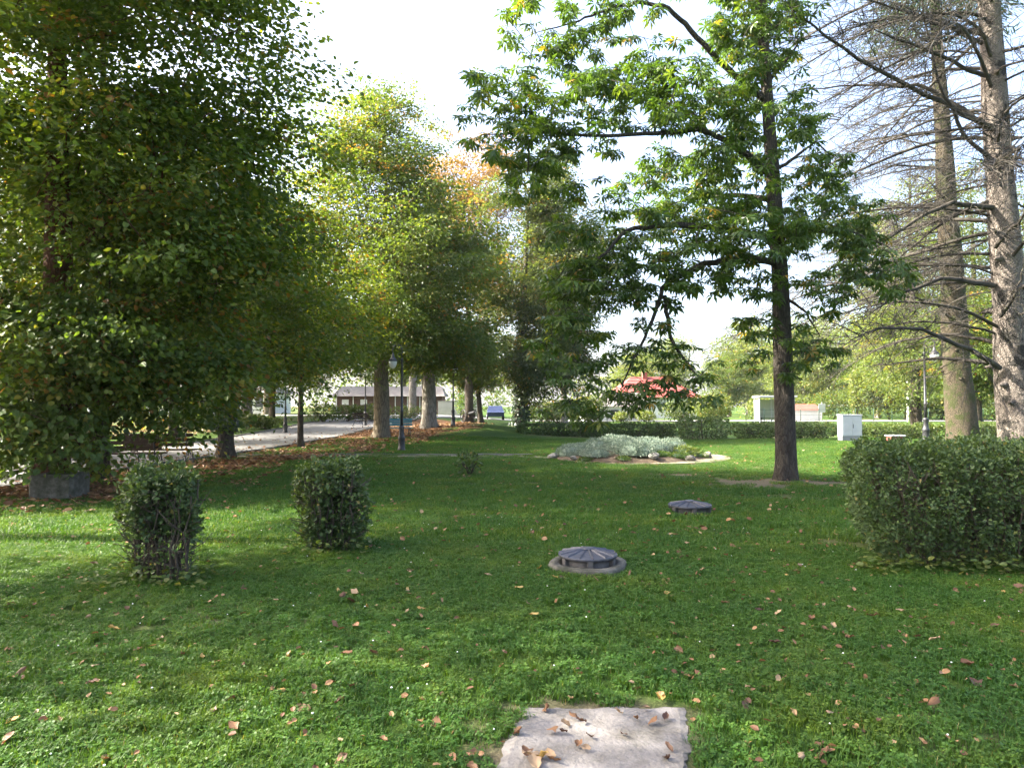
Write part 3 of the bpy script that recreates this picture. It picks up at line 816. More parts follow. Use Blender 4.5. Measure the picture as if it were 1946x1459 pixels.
cb = G(1495, 912)
CD = cb[1]
ch = empty('chestnut_tree', cb)
tag(ch, 'chestnut with dark straight trunk and large hand-shaped leaves on the lawn', 'tree')
g = np.random.default_rng(31)
def CW(u, v, dy=0.0): return W(u, v, CD + dy) - cb
trunk_px = [(1495, 912, 0), (1492, 800, 0), (1487, 640, .1), (1482, 520, .1), (1474, 420, .1), (1466, 300, .2), (1458, 180, .2), (1450, 60, .3), (1440, -80, .3), (1432, -220, .4), (1425, -340, .4)]
tp = np.array([CW(*p) for p in trunk_px]); tp[0] = (0, 0, 0)
zz = np.arange(0, tp[-1, 2], .45)
tr = np.stack([np.interp(zz, tp[:, 2], tp[:, k_]) for k_ in range(3)], 1)
limb_px = [[(1462, 330, .2), (1415, 290, -.1), (1372, 262, -.5), (1330, 246, -.8), (1250, 253, -1.3), (1180, 258, -1.7), (1090, 256, -2.1), (1010, 250, -2.3), (930, 258, -2.4)],
           [(1456, 190, .2), (1415, 160, .1), (1365, 115, 0), (1310, 55, -.3), (1265, 12, -.5), (1205, 5, -.8), (1150, 20, -1.0), (1090, 45, -1.2), (1030, 60, -1.3)],
           [(1476, 455, .1), (1400, 440, -.4), (1300, 425, -1.0), (1230, 433, -1.4), (1192, 436, -1.6), (1150, 480, -1.8), (1105, 525, -1.9), (1075, 580, -1.9)],
           [(1480, 500, .1), (1420, 490, -.7), (1340, 500, -1.3), (1262, 540, -1.8), (1240, 610, -2.0), (1205, 680, -2.1), (1180, 735, -2.2)],
           [(1262, 560, -1.8), (1275, 640, -2.0), (1310, 700, -2.2), (1345, 725, -2.3)],
           [(1466, 330, .2), (1510, 300, .3), (1550, 270, .5), (1590, 300, .7)],
           [(1478, 470, .1), (1540, 440, -.2), (1620, 440, -.6), (1690, 470, -1.0)],
           [(1484, 560, .1), (1530, 590, -.3), (1560, 640, -.6)],
           [(1470, 380, .1), (1400, 370, 1.2), (1310, 380, 2.2), (1230, 400, 3.0)],
           [(1455, 160, .2), (1500, 110, .9), (1530, 60, 1.5)],
           [(1450, 40, .3), (1400, -40, .2), (1330, -110, 0), (1250, -140, -.4)]]
# leaf masses: (u, v, half width, half height, depth, spread, number of leaf tufts)
blobs = [(1030, 60, 75, 75, -1.3, .8, 34), (1130, 35, 60, 45, -1.0, .7, 14), (1200, 20, 50, 25, -.8, .5, 9), (1080, 110, 45, 30, -1.2, .5, 8),
         (935, 215, 60, 80, -2.4, .8, 30), (1010, 235, 70, 95, -2.2, .9, 44), (1015, 330, 60, 45, -2.0, .8, 22), (1060, 190, 60, 60, -2.0, .8, 20),
         (1140, 195, 60, 65, -1.7, .9, 26), (1225, 180, 70, 70, -1.3, 1.0, 34), (1300, 190, 60, 60, -.9, 1.0, 26), (1240, 115, 26, 16, -1.0, .3, 5),
         (1390, 120, 45, 90, 0, .9, 32), (1400, 30, 50, 60, .2, 1.0, 26), (1490, 50, 40, 60, .8, 1.0, 20), (1370, 230, 60, 60, -.4, 1.0, 26),
         (1320, 270, 60, 45, -.7, .7, 12), (1120, 280, 50, 35, -1.7, .6, 8),
         (1300, 340, 80, 45, .8, 1.4, 26), (1210, 360, 60, 45, 1.6, 1.2, 16), (1390, 350, 60, 60, .6, 1.2, 26), (1330, 410, 90, 50, -.2, 1.5, 36),
         (1440, 440, 90, 45, -1.0, 1.0, 40), (1240, 450, 70, 50, -1.0, 1.2, 26), (1350, 500, 90, 45, -.9, 1.2, 32), (1240, 540, 70, 40, -1.6, .8, 22), (1160, 530, 50, 50, -1.8, .7, 20),
         (1085, 560, 55, 60, -1.9, .8, 30), (1060, 640, 45, 50, -1.9, .6, 14), (1100, 470, 50, 50, -1.7, .8, 16), (1420, 540, 70, 30, -.6, .8, 14),
         (1245, 610, 28, 20, -2.0, .3, 5), (1200, 690, 50, 35, -2.1, .5, 11), (1270, 665, 45, 35, -2.0, .5, 9), (1315, 700, 40, 30, -2.2, .4, 8), (1180, 745, 60, 30, -2.2, .5, 14),
         (1255, 745, 55, 25, -2.2, .5, 10), (1100, 720, 60, 50, -2.1, .6, 20), (1090, 780, 55, 30, -2.1, .6, 12), (1320, 750, 35, 18, -2.3, .3, 5), (1140, 630, 25, 20, -1.8, .3, 3),
         (1430, 600, 40, 40, -.4, .5, 9), (1440, 680, 30, 20, -.3, .4, 4),
         (1530, 230, 30, 60, .4, .7, 14), (1570, 330, 45, 60, .7, .8, 22), (1530, 400, 45, 50, .2, .8, 18), (1620, 420, 60, 50, -.5, .9, 24), (1640, 490, 60, 45, -.8, .8, 20),
         (1560, 560, 45, 40, -.4, .7, 14), (1530, 640, 40, 50, -.4, .6, 16), (1570, 660, 35, 25, -.6, .4, 8), (1690, 530, 40, 30, -1.0, .5, 8), (1520, 700, 20, 25, -.4, .3, 3), (1590, 450, 60, 50, .8, .8, 12),
         (1180, 110, 150, 60, -1.2, 1.2, 16), (1350, 330, 120, 110, 0, 1.6, 26), (1430, 210, 55, 160, -.2, 1.2, 30), (1130, 400, 80, 60, -1.5, 1.0, 12), (1480, 320, 60, 190, .2, 1.2, 30), (1470, 110, 50, 100, .2, 1.0, 20), (1330, -90, 140, 70, -.1, 1.4, 40), (1450, -160, 140, 90, .4, 1.6, 50), (1520, -40, 60, 60, .9, 1.0, 16)]
tufts = []
for (u, v, ru, rv, dy, sp, n) in blobs:
    n = int(n * (1.0 if v > 600 else 1.05 if (u < 1150 and v < 400) else 1.5)); ru *= 1.15; rv *= 1.12; sp *= 1.25
    th_ = g.uniform(0, 6.28, n); rr = np.sqrt(g.uniform(0, 1, n))
    for k_ in range(n):
        tufts.append(CW(u + ru * rr[k_] * math.cos(th_[k_]), v + rv * rr[k_] * math.sin(th_[k_]), dy + g.normal(0, sp * .6)))
tufts = np.array(tufts)
# skeleton: trunk, drawn limbs, twigs to every tuft
mb = MB(); zf = zz / zz[-1]
trad = .235 * (1 - zf) + .05 * zf
trunk_mesh(mb, tr, trad, g, sides=20, flare=1.35, flare_h=.4, lump=.03)
mb.obj('trunk', M['bark_chestnut'], ch)
limb_nodes = []; limb_mbs = []
for L in limb_px:
    P_ = np.array([CW(*p) for p in L])
    s = np.linspace(0, len(P_) - 1, len(P_) * 4)
    P_ = np.stack([np.interp(s, np.arange(len(P_)), P_[:, k_]) for k_ in range(3)], 1) + g.normal(0, .012, (len(s), 3))
    ln = np.linalg.norm(P_[-1] - P_[0])
    rad = np.linspace(min(.085, .018 + .016 * ln), .010, len(P_))
    mb = MB(); mb.tube(P_, rad, 8, caps=True); limb_mbs.append(mb)
    limb_nodes.append(P_)
ends = [0]
allp = np.concatenate([tr[(zz > 4)]] + limb_nodes); own = np.concatenate([np.full((zz > 4).sum(), -1)] + [np.full(len(p), i_) for i_, p in enumerate(limb_nodes)])
pos = allp.copy(); owner = own.copy()
loose = MB()
order = np.argsort([np.min(np.linalg.norm(allp - t, axis=1)) for t in tufts])
tdir = np.zeros_like(tufts)
for ti in order:
    t = tufts[ti]; d = np.linalg.norm(pos - t, axis=1) + .6 * np.maximum(0, pos[:, 2] - t[2] - .3)
    k_ = int(np.argmin(d)); p = pos[k_]; Ld = np.linalg.norm(t - p)
    if Ld < .05: tdir[ti] = (0, 0, 1); continue
    c = (p + t) / 2 + np.array([0, 0, .10 * Ld]) + g.normal(0, .05 * Ld, 3)
    u_ = np.linspace(0, 1, 5)[:, None]
    cv = (1 - u_) ** 2 * p + 2 * u_ * (1 - u_) * c + u_ ** 2 * t
    tgt = limb_mbs[owner[k_]] if owner[k_] >= 0 else loose
    tgt.tube(cv, np.linspace(.006 + .0065 * Ld, .004, 5), 4, caps=False)
    pos = np.concatenate([pos, cv[2:]]); owner = np.concatenate([owner, np.full(3, owner[k_])])
    tdir[ti] = unit(cv[-1] - cv[-2])
for mb in limb_mbs: mb.obj('limb', M['bark_chestnut'], ch)
loose.obj('twigs', M['bark_chestnut'], ch)['kind'] = 'stuff'
# leaves: 3 to 6 on every tuft
variants = [palmate(s_, k_) for s_, k_ in ((1, 5), (2, 6), (3, 7), (4, 6))]
lp, la, ln_, lsz = [], [], [], []
for t, d in zip(tufts, tdir):
    n = g.integers(4, 8); a0 = g.uniform(0, 6.28)
    for k_ in range(n):
        a = a0 + k_ * 6.28 / n + g.normal(0, .35)
        h = np.array([math.cos(a), math.sin(a), g.normal(-.25, .3)]) + d * .35; h = unit(h)
        lp.append(t + h * g.uniform(.06, .15)); la.append(h)
        ln_.append(unit(np.array([g.normal(0, .4), g.normal(0, .4), 1.0]) + h * .25)); lsz.append(g.uniform(.15, .265))
lp, la, ln_, lsz = map(np.array, (lp, la, ln_, lsz))
vi = g.integers(0, 4, len(lp))
camd = np.linalg.norm(lp + cb - np.array([0, 0, EYE]), axis=1)
uu = 973 + FPX * (lp[:, 0] + cb[0]) / (lp[:, 1] + cb[1]); vv = 775 - FPX * (lp[:, 2] + cb[2] - EYE) / (lp[:, 1] + cb[1])
inview = (uu > 0) & (uu < 1946) & (vv > 0)
score = np.where(inview, lsz / camd, 0)
single = np.zeros(len(lp), bool); single[np.argsort(-score)[:290]] = True
# separate leaves
from mathutils import Matrix
lmesh = [mesh_np('leaf', tv, [tf], M['leaf_chestnut_single'], False) for tv, tf in variants]
for i_ in np.where(single)[0]:
    X_ = la[i_]; Y_ = unit(np.cross(ln_[i_], X_)); Z_ = np.cross(X_, Y_)
    mt = Matrix(((X_[0], Y_[0], Z_[0]), (X_[1], Y_[1], Z_[1]), (X_[2], Y_[2], Z_[2])))
    link('leaf', lmesh[vi[i_]], ch, lp[i_], mt.to_euler(), (lsz[i_],) * 3)
Vs, Fs, Ts, o_ = [], [], [], 0
for k_ in range(4):
    s_ = (~single) & (vi == k_)
    V, F, tt = place_leaves(variants[k_], lp[s_], la[s_], ln_[s_], lsz[s_], np.clip(g.normal(.45, .25, s_.sum()), 0, 1))
    Vs.append(V); Fs.append(F + o_); Ts.append(tt); o_ += len(V)
cr = link('crown', mesh_np('crown', np.concatenate(Vs), [np.concatenate(Fs)], M['leaf_chestnut'], False, {'tint': np.concatenate(Ts)}), ch)
cr['kind'] = 'stuff'

# ------------------------------------------------------------------ spruces with dead lower boughs
def spruce(label, base, H, r0, seed, barkmat, n_br, zlo, zhi, lean=(0, 0), az_bias=None, green=True, Lmax=5.0, guides=()):
    g = np.random.default_rng(seed)
    root = empty('spruce_tree', base); tag(root, label, 'tree')
    zt = np.linspace(0, H, 46); f = zt / H
    tr = np.stack([lean[0] * f, lean[1] * f, zt], 1); rad = r0 * (1 - f) ** .8 + .03
    mb = MB(); trunk_mesh(mb, tr, rad, g, sides=22, flare=1.3, flare_h=.7, lump=.045)
    # branch collars and knots
    for k in range(26):
        z = g.uniform(1.5, 11); a = g.uniform(0, 6.28); rr = np.interp(z, zt, rad)
        o = np.array([lean[0] * z / H, lean[1] * z / H, z]); d = np.array([math.cos(a), math.sin(a), -.15])
        mb.tube([o + d * rr * .6, o + d * rr * 1.05, o + d * (rr * 1.0 + .10), o + d * (rr + g.uniform(.12, .3))], [.11, .085, .05, .025], 8)
    mb.obj('trunk', M[barkmat], root)
    def bough(P_, br_r, L):
        """one dead bough: stem, long sagging twigs and finer ones"""
        m_ = len(P_); t = np.linspace(0, 1, m_)
        d = unit((P_[-1] - P_[0]) * np.array([1, 1, 0])); s = np.array([-d[1], d[0], 0])
        roll = g.normal(0, .35); s = unit(s + np.array([0, 0, roll]))
        mb = MB(); mb.tube(P_, br_r * (1 - t) ** .9 + .007, 6, caps=False)
        nt_ = int(g.uniform(5, 9) * L); ti = np.sort(g.uniform(.12, 1, nt_)); sd = g.choice([-1, 1], nt_)
        base_p = np.stack([np.interp(ti, t, P_[:, c]) for c in range(3)], 1)
        tl = g.uniform(.3, 1.9, nt_) * (1.1 - .55 * ti) * (.55 + .15 * L)
        hd = unit(d * g.uniform(.1, 1.3, (nt_, 1)) + s * (sd * g.uniform(.15, 1, nt_))[:, None] + np.array([0, 0, 1]) * g.normal(0, .25, (nt_, 1)))
        h2_ = unit(hd + d * g.uniform(.0, 1.2, (nt_, 1)) + g.normal(0, .35, (nt_, 3)) - np.array([0, 0, 1]) * g.uniform(-.2, 1.1, (nt_, 1)))
        u_ = np.linspace(0, 1, 5)[None, :, None]
        def along(w): return base_p[:, None] + (hd[:, None] * (w - .5 * w * w) + h2_[:, None] * .5 * w * w) * tl[:, None, None]
        TP = along(u_) + g.normal(0, .014, (nt_, 5, 3)) * u_
        V, q = tubes_batch(TP, np.linspace(.012, .0055, 5)[None] * g.uniform(.7, 1.2, (nt_, 1)), 3); mb.add(V, [q])
        for _ in range(3):
            w0 = g.uniform(.15, .95, nt_)[:, None, None]
            b2 = along(w0); h3 = unit(h2_ + g.normal(0, .65, (nt_, 3))); l2 = g.uniform(.12, .6, nt_) * (.5 + .5 * tl)
            u3 = np.linspace(0, 1, 3)[None, :, None]
            T2 = b2 + h3[:, None] * l2[:, None, None] * u3 - np.array([0, 0, .35]) * l2[:, None, None] * u3 ** 2 + g.normal(0, .008, (nt_, 3, 3)) * u3
            V, q = tubes_batch(T2, np.linspace(.0072, .0042, 3)[None] * np.ones((nt_, 1)), 3); mb.add(V, [q])
        mb.obj('bough', M['twig_dead'], root, smooth=True)
    for L_ in guides:
        P_ = np.array([W(*p) for p in L_]) - np.asarray(base)
        s_ = np.linspace(0, len(P_) - 1, 14)
        P_ = np.stack([np.interp(s_, np.arange(len(P_)), P_[:, c]) for c in range(3)], 1) + g.normal(0, .02, (14, 3))
        bough(P_, g.uniform(.05, .075), np.linalg.norm(P_[-1] - P_[0]))
    for k in range(n_br):
        z = zlo + (zhi - zlo) * ((k + g.uniform(0, 1)) / n_br) ** .95
        a = g.uniform(0, 6.28)
        if az_bias is not None and g.uniform() < .74: a = g.normal(az_bias, .75)
        L = Lmax * g.uniform(.35, 1.0) * (1 - .35 * z / H)
        rr = float(np.interp(z, zt, rad)); o = np.array([lean[0] * z / H, lean[1] * z / H, z])
        d = np.array([math.cos(a), math.sin(a), 0]); s = np.array([-d[1], d[0], 0])
        t = np.linspace(0, 1, 12)
        rise = g.normal(.08, .28); bend = g.normal(0, .18)
        P_ = o + d * (rr * .7 + L * t)[:, None] + s * (bend * L * t ** 2)[:, None]
        P_[:, 2] += L * (rise * t - (.20 + max(rise, 0) * .8 + g.uniform(-.1, .2)) * t ** 2)
        P_ += np.cumsum(g.normal(0, .018, P_.shape), 0) * (t > .15)[:, None]
        if P_[:, 2].min() < 2.4: continue                     # no bough hangs down to the lawn
        bough(P_, g.uniform(.02, .06) * (.5 + .6 * L / Lmax), L)
    if green:                                               # living top above the dead boughs
        n = 520; z = zhi + (H - zhi) * g.uniform(0, 1, n) ** 1.3; a = g.uniform(0, 6.28, n)
        rr = (H - z) / (H - zhi) * 3.2 * np.sqrt(g.uniform(.1, 1, n)) + .1
        C = np.stack([lean[0] * z / H + rr * np.cos(a), lean[1] * z / H + rr * np.sin(a), z - .25 * rr], 1)
        out = np.stack([np.cos(a), np.sin(a), -.3 * np.ones(n)], 1)
        ps, ax, nr, sz = spray_leaves(g, C, out, 26, .6, .2, flat=.15, tilt=.3)
        V, F, tt = place_leaves((np.array([(0, 0, 0), (.5, .07, 0), (.5, -.07, 0), (1, 0, -.05)]), np.array([(0, 2, 3), (0, 3, 1)])), ps, ax, nr, sz * 1.6, g.uniform(0, 1, len(ps)))
        link('crown', mesh_np('crown', V, [F], M['needles'], False, {'tint': tt}), root)
    return root

spruce('tall spruce with pale scaly bark and bare boughs behind the clipped hedge', at_ground(13.3, 18.0), 24, .41, 41, 'bark_spruce', 62, 2.6, 13.5, lean=(-.75, .3), az_bias=R(195), Lmax=7.4,
       guides=[[(1885, 245, 18), (1790, 195, 17.2), (1650, 122, 16.2), (1545, 52, 15.4), (1500, 10, 15)], [(1880, 70, 18.2), (1800, 45, 17.6), (1700, 18, 17), (1620, -12, 16.4)],
               [(1885, 310, 18), (1830, 250, 17.3), (1790, 170, 16.8), (1760, 60, 16.2), (1745, -20, 15.8)], [(1890, 395, 18), (1800, 385, 17.6), (1700, 445, 17), (1600, 508, 16.5)],
               [(1898, 700, 17.8), (1850, 668, 17.2), (1790, 640, 16.8), (1735, 622, 16.4), (1660, 625, 16), (1600, 660, 15.6)], [(1890, 545, 18), (1800, 528, 17.4), (1700, 560, 16.9), (1640, 610, 16.4)],
               [(1890, 250, 18), (1760, 165, 18.4), (1640, 160, 18.8), (1500, 172, 19)], [(1890, 470, 17.8), (1935, 420, 17), (1990, 350, 16.4)], [(1900, 600, 17.7), (1930, 560, 17), (1950, 480, 16.6)],
               [(1895, 690, 17.8), (1780, 680, 18.6), (1650, 695, 19.2)], [(1885, 150, 18), (1760, 95, 17), (1620, 40, 16.2)]])
spruce('darker mossy spruce trunk with dead boughs beside the lamp on the lawn', at_ground(21.0, 32.0), 26, .62, 42, 'bark_spruce_dark', 58, 5.0, 20, lean=(-.9, .2), az_bias=R(195), Lmax=8.5,
       guides=[[(1800, 250, 32), (1720, 255, 31), (1640, 268, 30.2), (1570, 320, 29.6)], [(1800, 320, 32), (1700, 315, 31), (1610, 350, 30.2)], [(1805, 380, 32), (1720, 400, 31), (1620, 440, 30)]])

# ------------------------------------------------------------------ background trees on the right
RG = 'sunlit trees beyond the road'
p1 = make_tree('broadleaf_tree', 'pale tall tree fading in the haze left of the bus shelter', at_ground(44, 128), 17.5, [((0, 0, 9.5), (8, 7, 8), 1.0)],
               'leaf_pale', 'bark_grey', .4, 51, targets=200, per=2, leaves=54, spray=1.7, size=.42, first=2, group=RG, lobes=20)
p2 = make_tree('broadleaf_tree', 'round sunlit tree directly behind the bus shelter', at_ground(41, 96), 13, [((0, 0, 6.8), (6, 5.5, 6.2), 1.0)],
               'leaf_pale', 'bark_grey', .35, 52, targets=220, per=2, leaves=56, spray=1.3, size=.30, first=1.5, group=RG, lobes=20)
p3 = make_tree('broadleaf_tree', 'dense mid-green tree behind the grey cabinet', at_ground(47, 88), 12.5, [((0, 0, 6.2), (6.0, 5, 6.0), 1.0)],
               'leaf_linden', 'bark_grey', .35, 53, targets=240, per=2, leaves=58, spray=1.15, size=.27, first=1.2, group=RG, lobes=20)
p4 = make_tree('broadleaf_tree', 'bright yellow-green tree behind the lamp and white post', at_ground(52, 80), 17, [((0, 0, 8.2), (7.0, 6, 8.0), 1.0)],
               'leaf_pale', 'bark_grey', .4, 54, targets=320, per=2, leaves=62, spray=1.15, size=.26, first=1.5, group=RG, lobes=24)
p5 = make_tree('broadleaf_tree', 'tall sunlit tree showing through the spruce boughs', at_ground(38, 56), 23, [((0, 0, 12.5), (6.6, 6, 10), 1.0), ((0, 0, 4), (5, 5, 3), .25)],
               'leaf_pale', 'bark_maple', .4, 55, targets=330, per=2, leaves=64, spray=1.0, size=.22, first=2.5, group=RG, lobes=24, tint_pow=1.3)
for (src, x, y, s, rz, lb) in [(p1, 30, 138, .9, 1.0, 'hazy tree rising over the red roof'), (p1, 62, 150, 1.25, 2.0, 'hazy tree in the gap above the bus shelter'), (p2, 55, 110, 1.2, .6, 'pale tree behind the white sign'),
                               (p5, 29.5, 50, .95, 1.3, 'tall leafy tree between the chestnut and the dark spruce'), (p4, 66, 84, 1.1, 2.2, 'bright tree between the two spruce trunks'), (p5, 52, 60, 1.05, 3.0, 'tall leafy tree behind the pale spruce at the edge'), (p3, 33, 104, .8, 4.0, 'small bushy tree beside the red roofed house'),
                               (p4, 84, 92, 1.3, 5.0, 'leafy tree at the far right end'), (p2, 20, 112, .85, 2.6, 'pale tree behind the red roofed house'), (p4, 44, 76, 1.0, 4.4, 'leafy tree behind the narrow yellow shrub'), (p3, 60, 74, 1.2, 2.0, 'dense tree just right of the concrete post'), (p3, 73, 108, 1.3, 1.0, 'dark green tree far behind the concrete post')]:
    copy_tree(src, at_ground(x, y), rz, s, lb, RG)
copy_tree(t7, at_ground(28.5, 42), 2.0, .9, 'small tree with leaning trunk between the two spruces')

# far tree lines that close the horizon
def treeline(name, label, x0, x1, y, h0, h1, seed, mat):
    g = np.random.default_rng(seed); n = int((x1 - x0) * 2.2)
    x = g.uniform(x0, x1, n); hh = h0 + (h1 - h0) * vnoise(x * .09, x * 0, seed)
    z = g.uniform(0, 1, n) ** .8 * hh
    C = np.stack([x, y + g.normal(0, 3, n), z + terrain(x, np.full(n, y))], 1)
    out = unit(g.normal(0, 1, (n, 3)))
    ps, ax, nr, sz = spray_leaves(g, C, out, 26, 2.2, .75, flat=.5)
    V, F, tt = place_leaves(tpl_oval(), ps, ax, nr, sz * 1.1, np.clip(g.normal(.45, .22, len(ps)), 0, 1))
    o = link(name, mesh_np(name, V, [F], M[mat], False, {'tint': tt})); tag(o, label, 'wood', None, 'stuff')
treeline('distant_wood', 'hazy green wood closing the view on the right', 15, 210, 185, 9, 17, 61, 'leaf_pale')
treeline('distant_wood', 'green wood closing the view beyond the sheds on the left', -170, 12, 150, 9, 15, 62, 'leaf_linden')

# ------------------------------------------------------------------ hedges and shrubs
def hedge(name, label, base, size, seed, n, leaf_size, mat='leaf_hedge', round_=.25, stems=14, bare=.0, group=None, rz=0.0, core=True, shear=0.0):
    """clipped hedge: leafy shell on a mass of stems; bare = how far up the foot stands naked"""
    g = np.random.default_rng(seed); lx, ly, lz = size
    root = empty(name, base, rz); tag(root, label, 'hedge', group)
    def shell(n_, sh):
        # points on the box surface (sides and top), rounded at the edges
        A = np.array([lx * lz, lx * lz, ly * lz, ly * lz, lx * ly * 1.25]); A /= A.sum()
        f = g.choice(5, n_, p=A); u = g.uniform(-.5, .5, n_); v = g.uniform(0, 1, n_)
        p = np.zeros((n_, 3)); nn = np.zeros((n_, 3))
        for k, (ax, sg) in enumerate(((1, -1), (1, 1), (0, -1), (0, 1))):
            m_ = f == k
            p[m_, ax] = sg * (ly, lx)[1 - ax] / 2 if False else sg * (lx, ly)[ax] / 2
            p[m_, 1 - ax] = u[m_] * (lx, ly)[1 - ax]; p[m_, 2] = v[m_] * lz; nn[m_, ax] = sg
        m_ = f == 4
        p[m_, 0] = u[m_] * lx; p[m_, 1] = (v[m_] - .5) * ly; p[m_, 2] = lz; nn[m_, 2] = 1
        # round the corners
        c = p.copy(); hx, hy = lx / 2 - round_, ly / 2 - round_
        c[:, 0] = np.clip(c[:, 0], -hx, hx); c[:, 1] = np.clip(c[:, 1], -hy, hy); c[:, 2] = np.minimum(c[:, 2], lz - round_)
        dd = p - c; L = np.linalg.norm(dd, axis=1, keepdims=True)
        ok = L[:, 0] > 1e-4
        p[ok] = c[ok] + dd[ok] / L[ok] * np.minimum(L[ok], round_); nn[ok] = unit(nn[ok] + dd[ok] / L[ok])
        # uneven clipping
        w_ = vnoise(p[:, 0] * 3 + p[:, 2] * 2, p[:, 1] * 3 + p[:, 2] * 3, seed) - .5
        w2 = vnoise(p[:, 0] * 9 + p[:, 2] * 7, p[:, 1] * 9 + p[:, 2] * 8, seed + 5) - .5
        p = p + nn * (w_ * .20 + w2 * .10 + sh)[:, None]
        p[:, :2] *= (.84 + .16 * ss(0, .35 * lz, p[:, 2]))[:, None]
        return p, nn
    sh = -np.abs(g.normal(0, .06, n)) + g.normal(0, .012, n) + np.where(g.uniform(0, 1, n) < .03, g.uniform(.02, .10, n), 0)
    p, nn = shell(n, sh)
    dens = np.ones(n)
    if bare: dens = .22 + .78 * ss(bare * .55, bare * 1.15, p[:, 2] / lz + .22 * (vnoise(p[:, 0] * 5, p[:, 1] * 5 + p[:, 2] * 4, seed + 1) - .5))
    dens *= .18 + .82 * ss(.26, .48, vnoise(p[:, 0] * 4.5 + 9, p[:, 2] * 4.5 + p[:, 1] * 4.5, seed + 2))
    kp = g.uniform(0, 1, n) < dens
    p, nn = p[kp], nn[kp]; n2 = len(p)
    ax = unit(nn * .55 + g.normal(0, .6, (n2, 3)) + np.array([0, 0, .15])); nr = unit(nn * .8 + np.array([0, 0, .5]) + g.normal(0, .45, (n2, 3)))
    p[:, 0] += shear * p[:, 1]
    V, F, tt = place_leaves(tpl_oval(), p, ax, nr, leaf_size * g.uniform(.5, 1.5, n2), np.clip(g.normal(.42, .25, n2), 0, 1))
    link('foliage', mesh_np('foliage', V, [F], M[mat], False, {'tint': tt}), root)
    mb = MB()
    ns = stems; k = 6
    bx = np.stack([g.uniform(-.36, .36, ns) * lx, g.uniform(-.38, .38, ns) * ly], 1); bx[:, 0] += shear * bx[:, 1]
    TP = np.zeros((ns, k, 3)); t = np.linspace(0, 1, k)
    TP[:, :, 0] = bx[:, :1] * (1 + .28 * t) + g.normal(0, .02, (ns, k)); TP[:, :, 1] = bx[:, 1:] * (1 + .28 * t) + g.normal(0, .02, (ns, k)); TP[:, :, 2] = -.05 + t * lz * g.uniform(.82, .98, (ns, 1))
    V, q = tubes_batch(TP, np.linspace(.013, .006, k)[None] * g.uniform(.6, 1.3, (ns, 1)), 5); mb.add(V, [q])
    nt_ = ns * 9; si = g.integers(0, ns, nt_); ki = g.integers(1, k - 1, nt_)
    b0 = TP[si, ki]; h = unit(np.stack([g.normal(0, 1, nt_), g.normal(0, 1, nt_), g.uniform(.2, 1.2, nt_)], 1)); l = g.uniform(.12, .36, nt_)
    u3 = np.linspace(0, 1, 3)[None, :, None]
    T2 = b0[:, None] + h[:, None] * l[:, None, None] * u3
    T2[..., 0] = np.clip(T2[..., 0], -lx / 2 - abs(shear) * ly / 2, lx / 2 + abs(shear) * ly / 2); T2[..., 1] = np.clip(T2[..., 1], -ly / 2, ly / 2); T2[..., 2] = np.minimum(T2[..., 2], lz)
    V, q = tubes_batch(T2, np.linspace(.006, .003, 3)[None] * np.ones((nt_, 1)), 3); mb.add(V, [q])
    mb.obj('stems', M['twig'], root)['kind'] = 'stuff'
    if core:  # inner leaves that close the view through
        nc = n // 5
        pc = np.stack([g.uniform(-.42, .42, nc) * lx, g.uniform(-.40, .40, nc) * ly, lz * (bare * .8 + (1 - bare * .8) * g.uniform(.05, .92, nc))], 1); pc[:, 0] += shear * pc[:, 1]
        V, F, tt = place_leaves(tpl_oval(), pc, unit(g.normal(0, 1, (nc, 3))), unit(g.normal(0, 1, (nc, 3))), leaf_size * g.uniform(1.0, 1.8, nc), g.uniform(0, .5, nc))
        link('inner_foliage', mesh_np('inner_foliage', V, [F], M[mat], False, {'tint': tt}), root)
    return root

h1 = hedge('hedge_stub', 'clipped hedge stub with bare brown stems and a leafy cap', at_ground(-3.32, 6.58), (.68, .60, 1.03), 71, 9500, .045, bare=.50, stems=34, round_=.16, shear=-.45)
h2 = hedge('hedge_stub', 'narrow clipped hedge stub leafy down to the ground', at_ground(-2.08, 7.92), (.70, .66, .98), 72, 10500, .047, bare=.10, stems=34, round_=.18, shear=-.25)
h3 = hedge('hedge_block', 'big clipped rounded hedge in front of the spruce', at_ground(5.65, 7.7), (3.7, 2.0, 1.2), 73, 70000, .038, bare=.12, stems=150, round_=.34, shear=.45)

def weeds(root, seed, n, x0, x1, y0, y1, size=.05):
    g = np.random.default_rng(seed)
    p = np.stack([g.uniform(x0, x1, n), g.uniform(y0, y1, n), g.uniform(.02, .16, n)], 1)
    a = g.uniform(0, 6.28, n)
    ax = np.stack([np.cos(a), np.sin(a), g.uniform(-.2, .6, n)], 1)
    V, F, tt = place_leaves(tpl_broad(), p, ax, unit(np.stack([g.normal(0, .4, n), g.normal(0, .4, n), np.ones(n)], 1)), size * g.uniform(.6, 1.4, n), np.clip(g.normal(.6, .25, n), 0, 1))
    link('weeds', mesh_np('weeds', V, [F], M['leaf_hedge_lit'], False, {'tint': tt}), root)['kind'] = 'stuff'
weeds(h1, 81, 260, -.5, .55, -.55, .1)
weeds(h2, 82, 160, -.5, .5, -.5, .1)
weeds(h3, 83, 620, -2.2, 1.6, -1.15, -.75, .055)

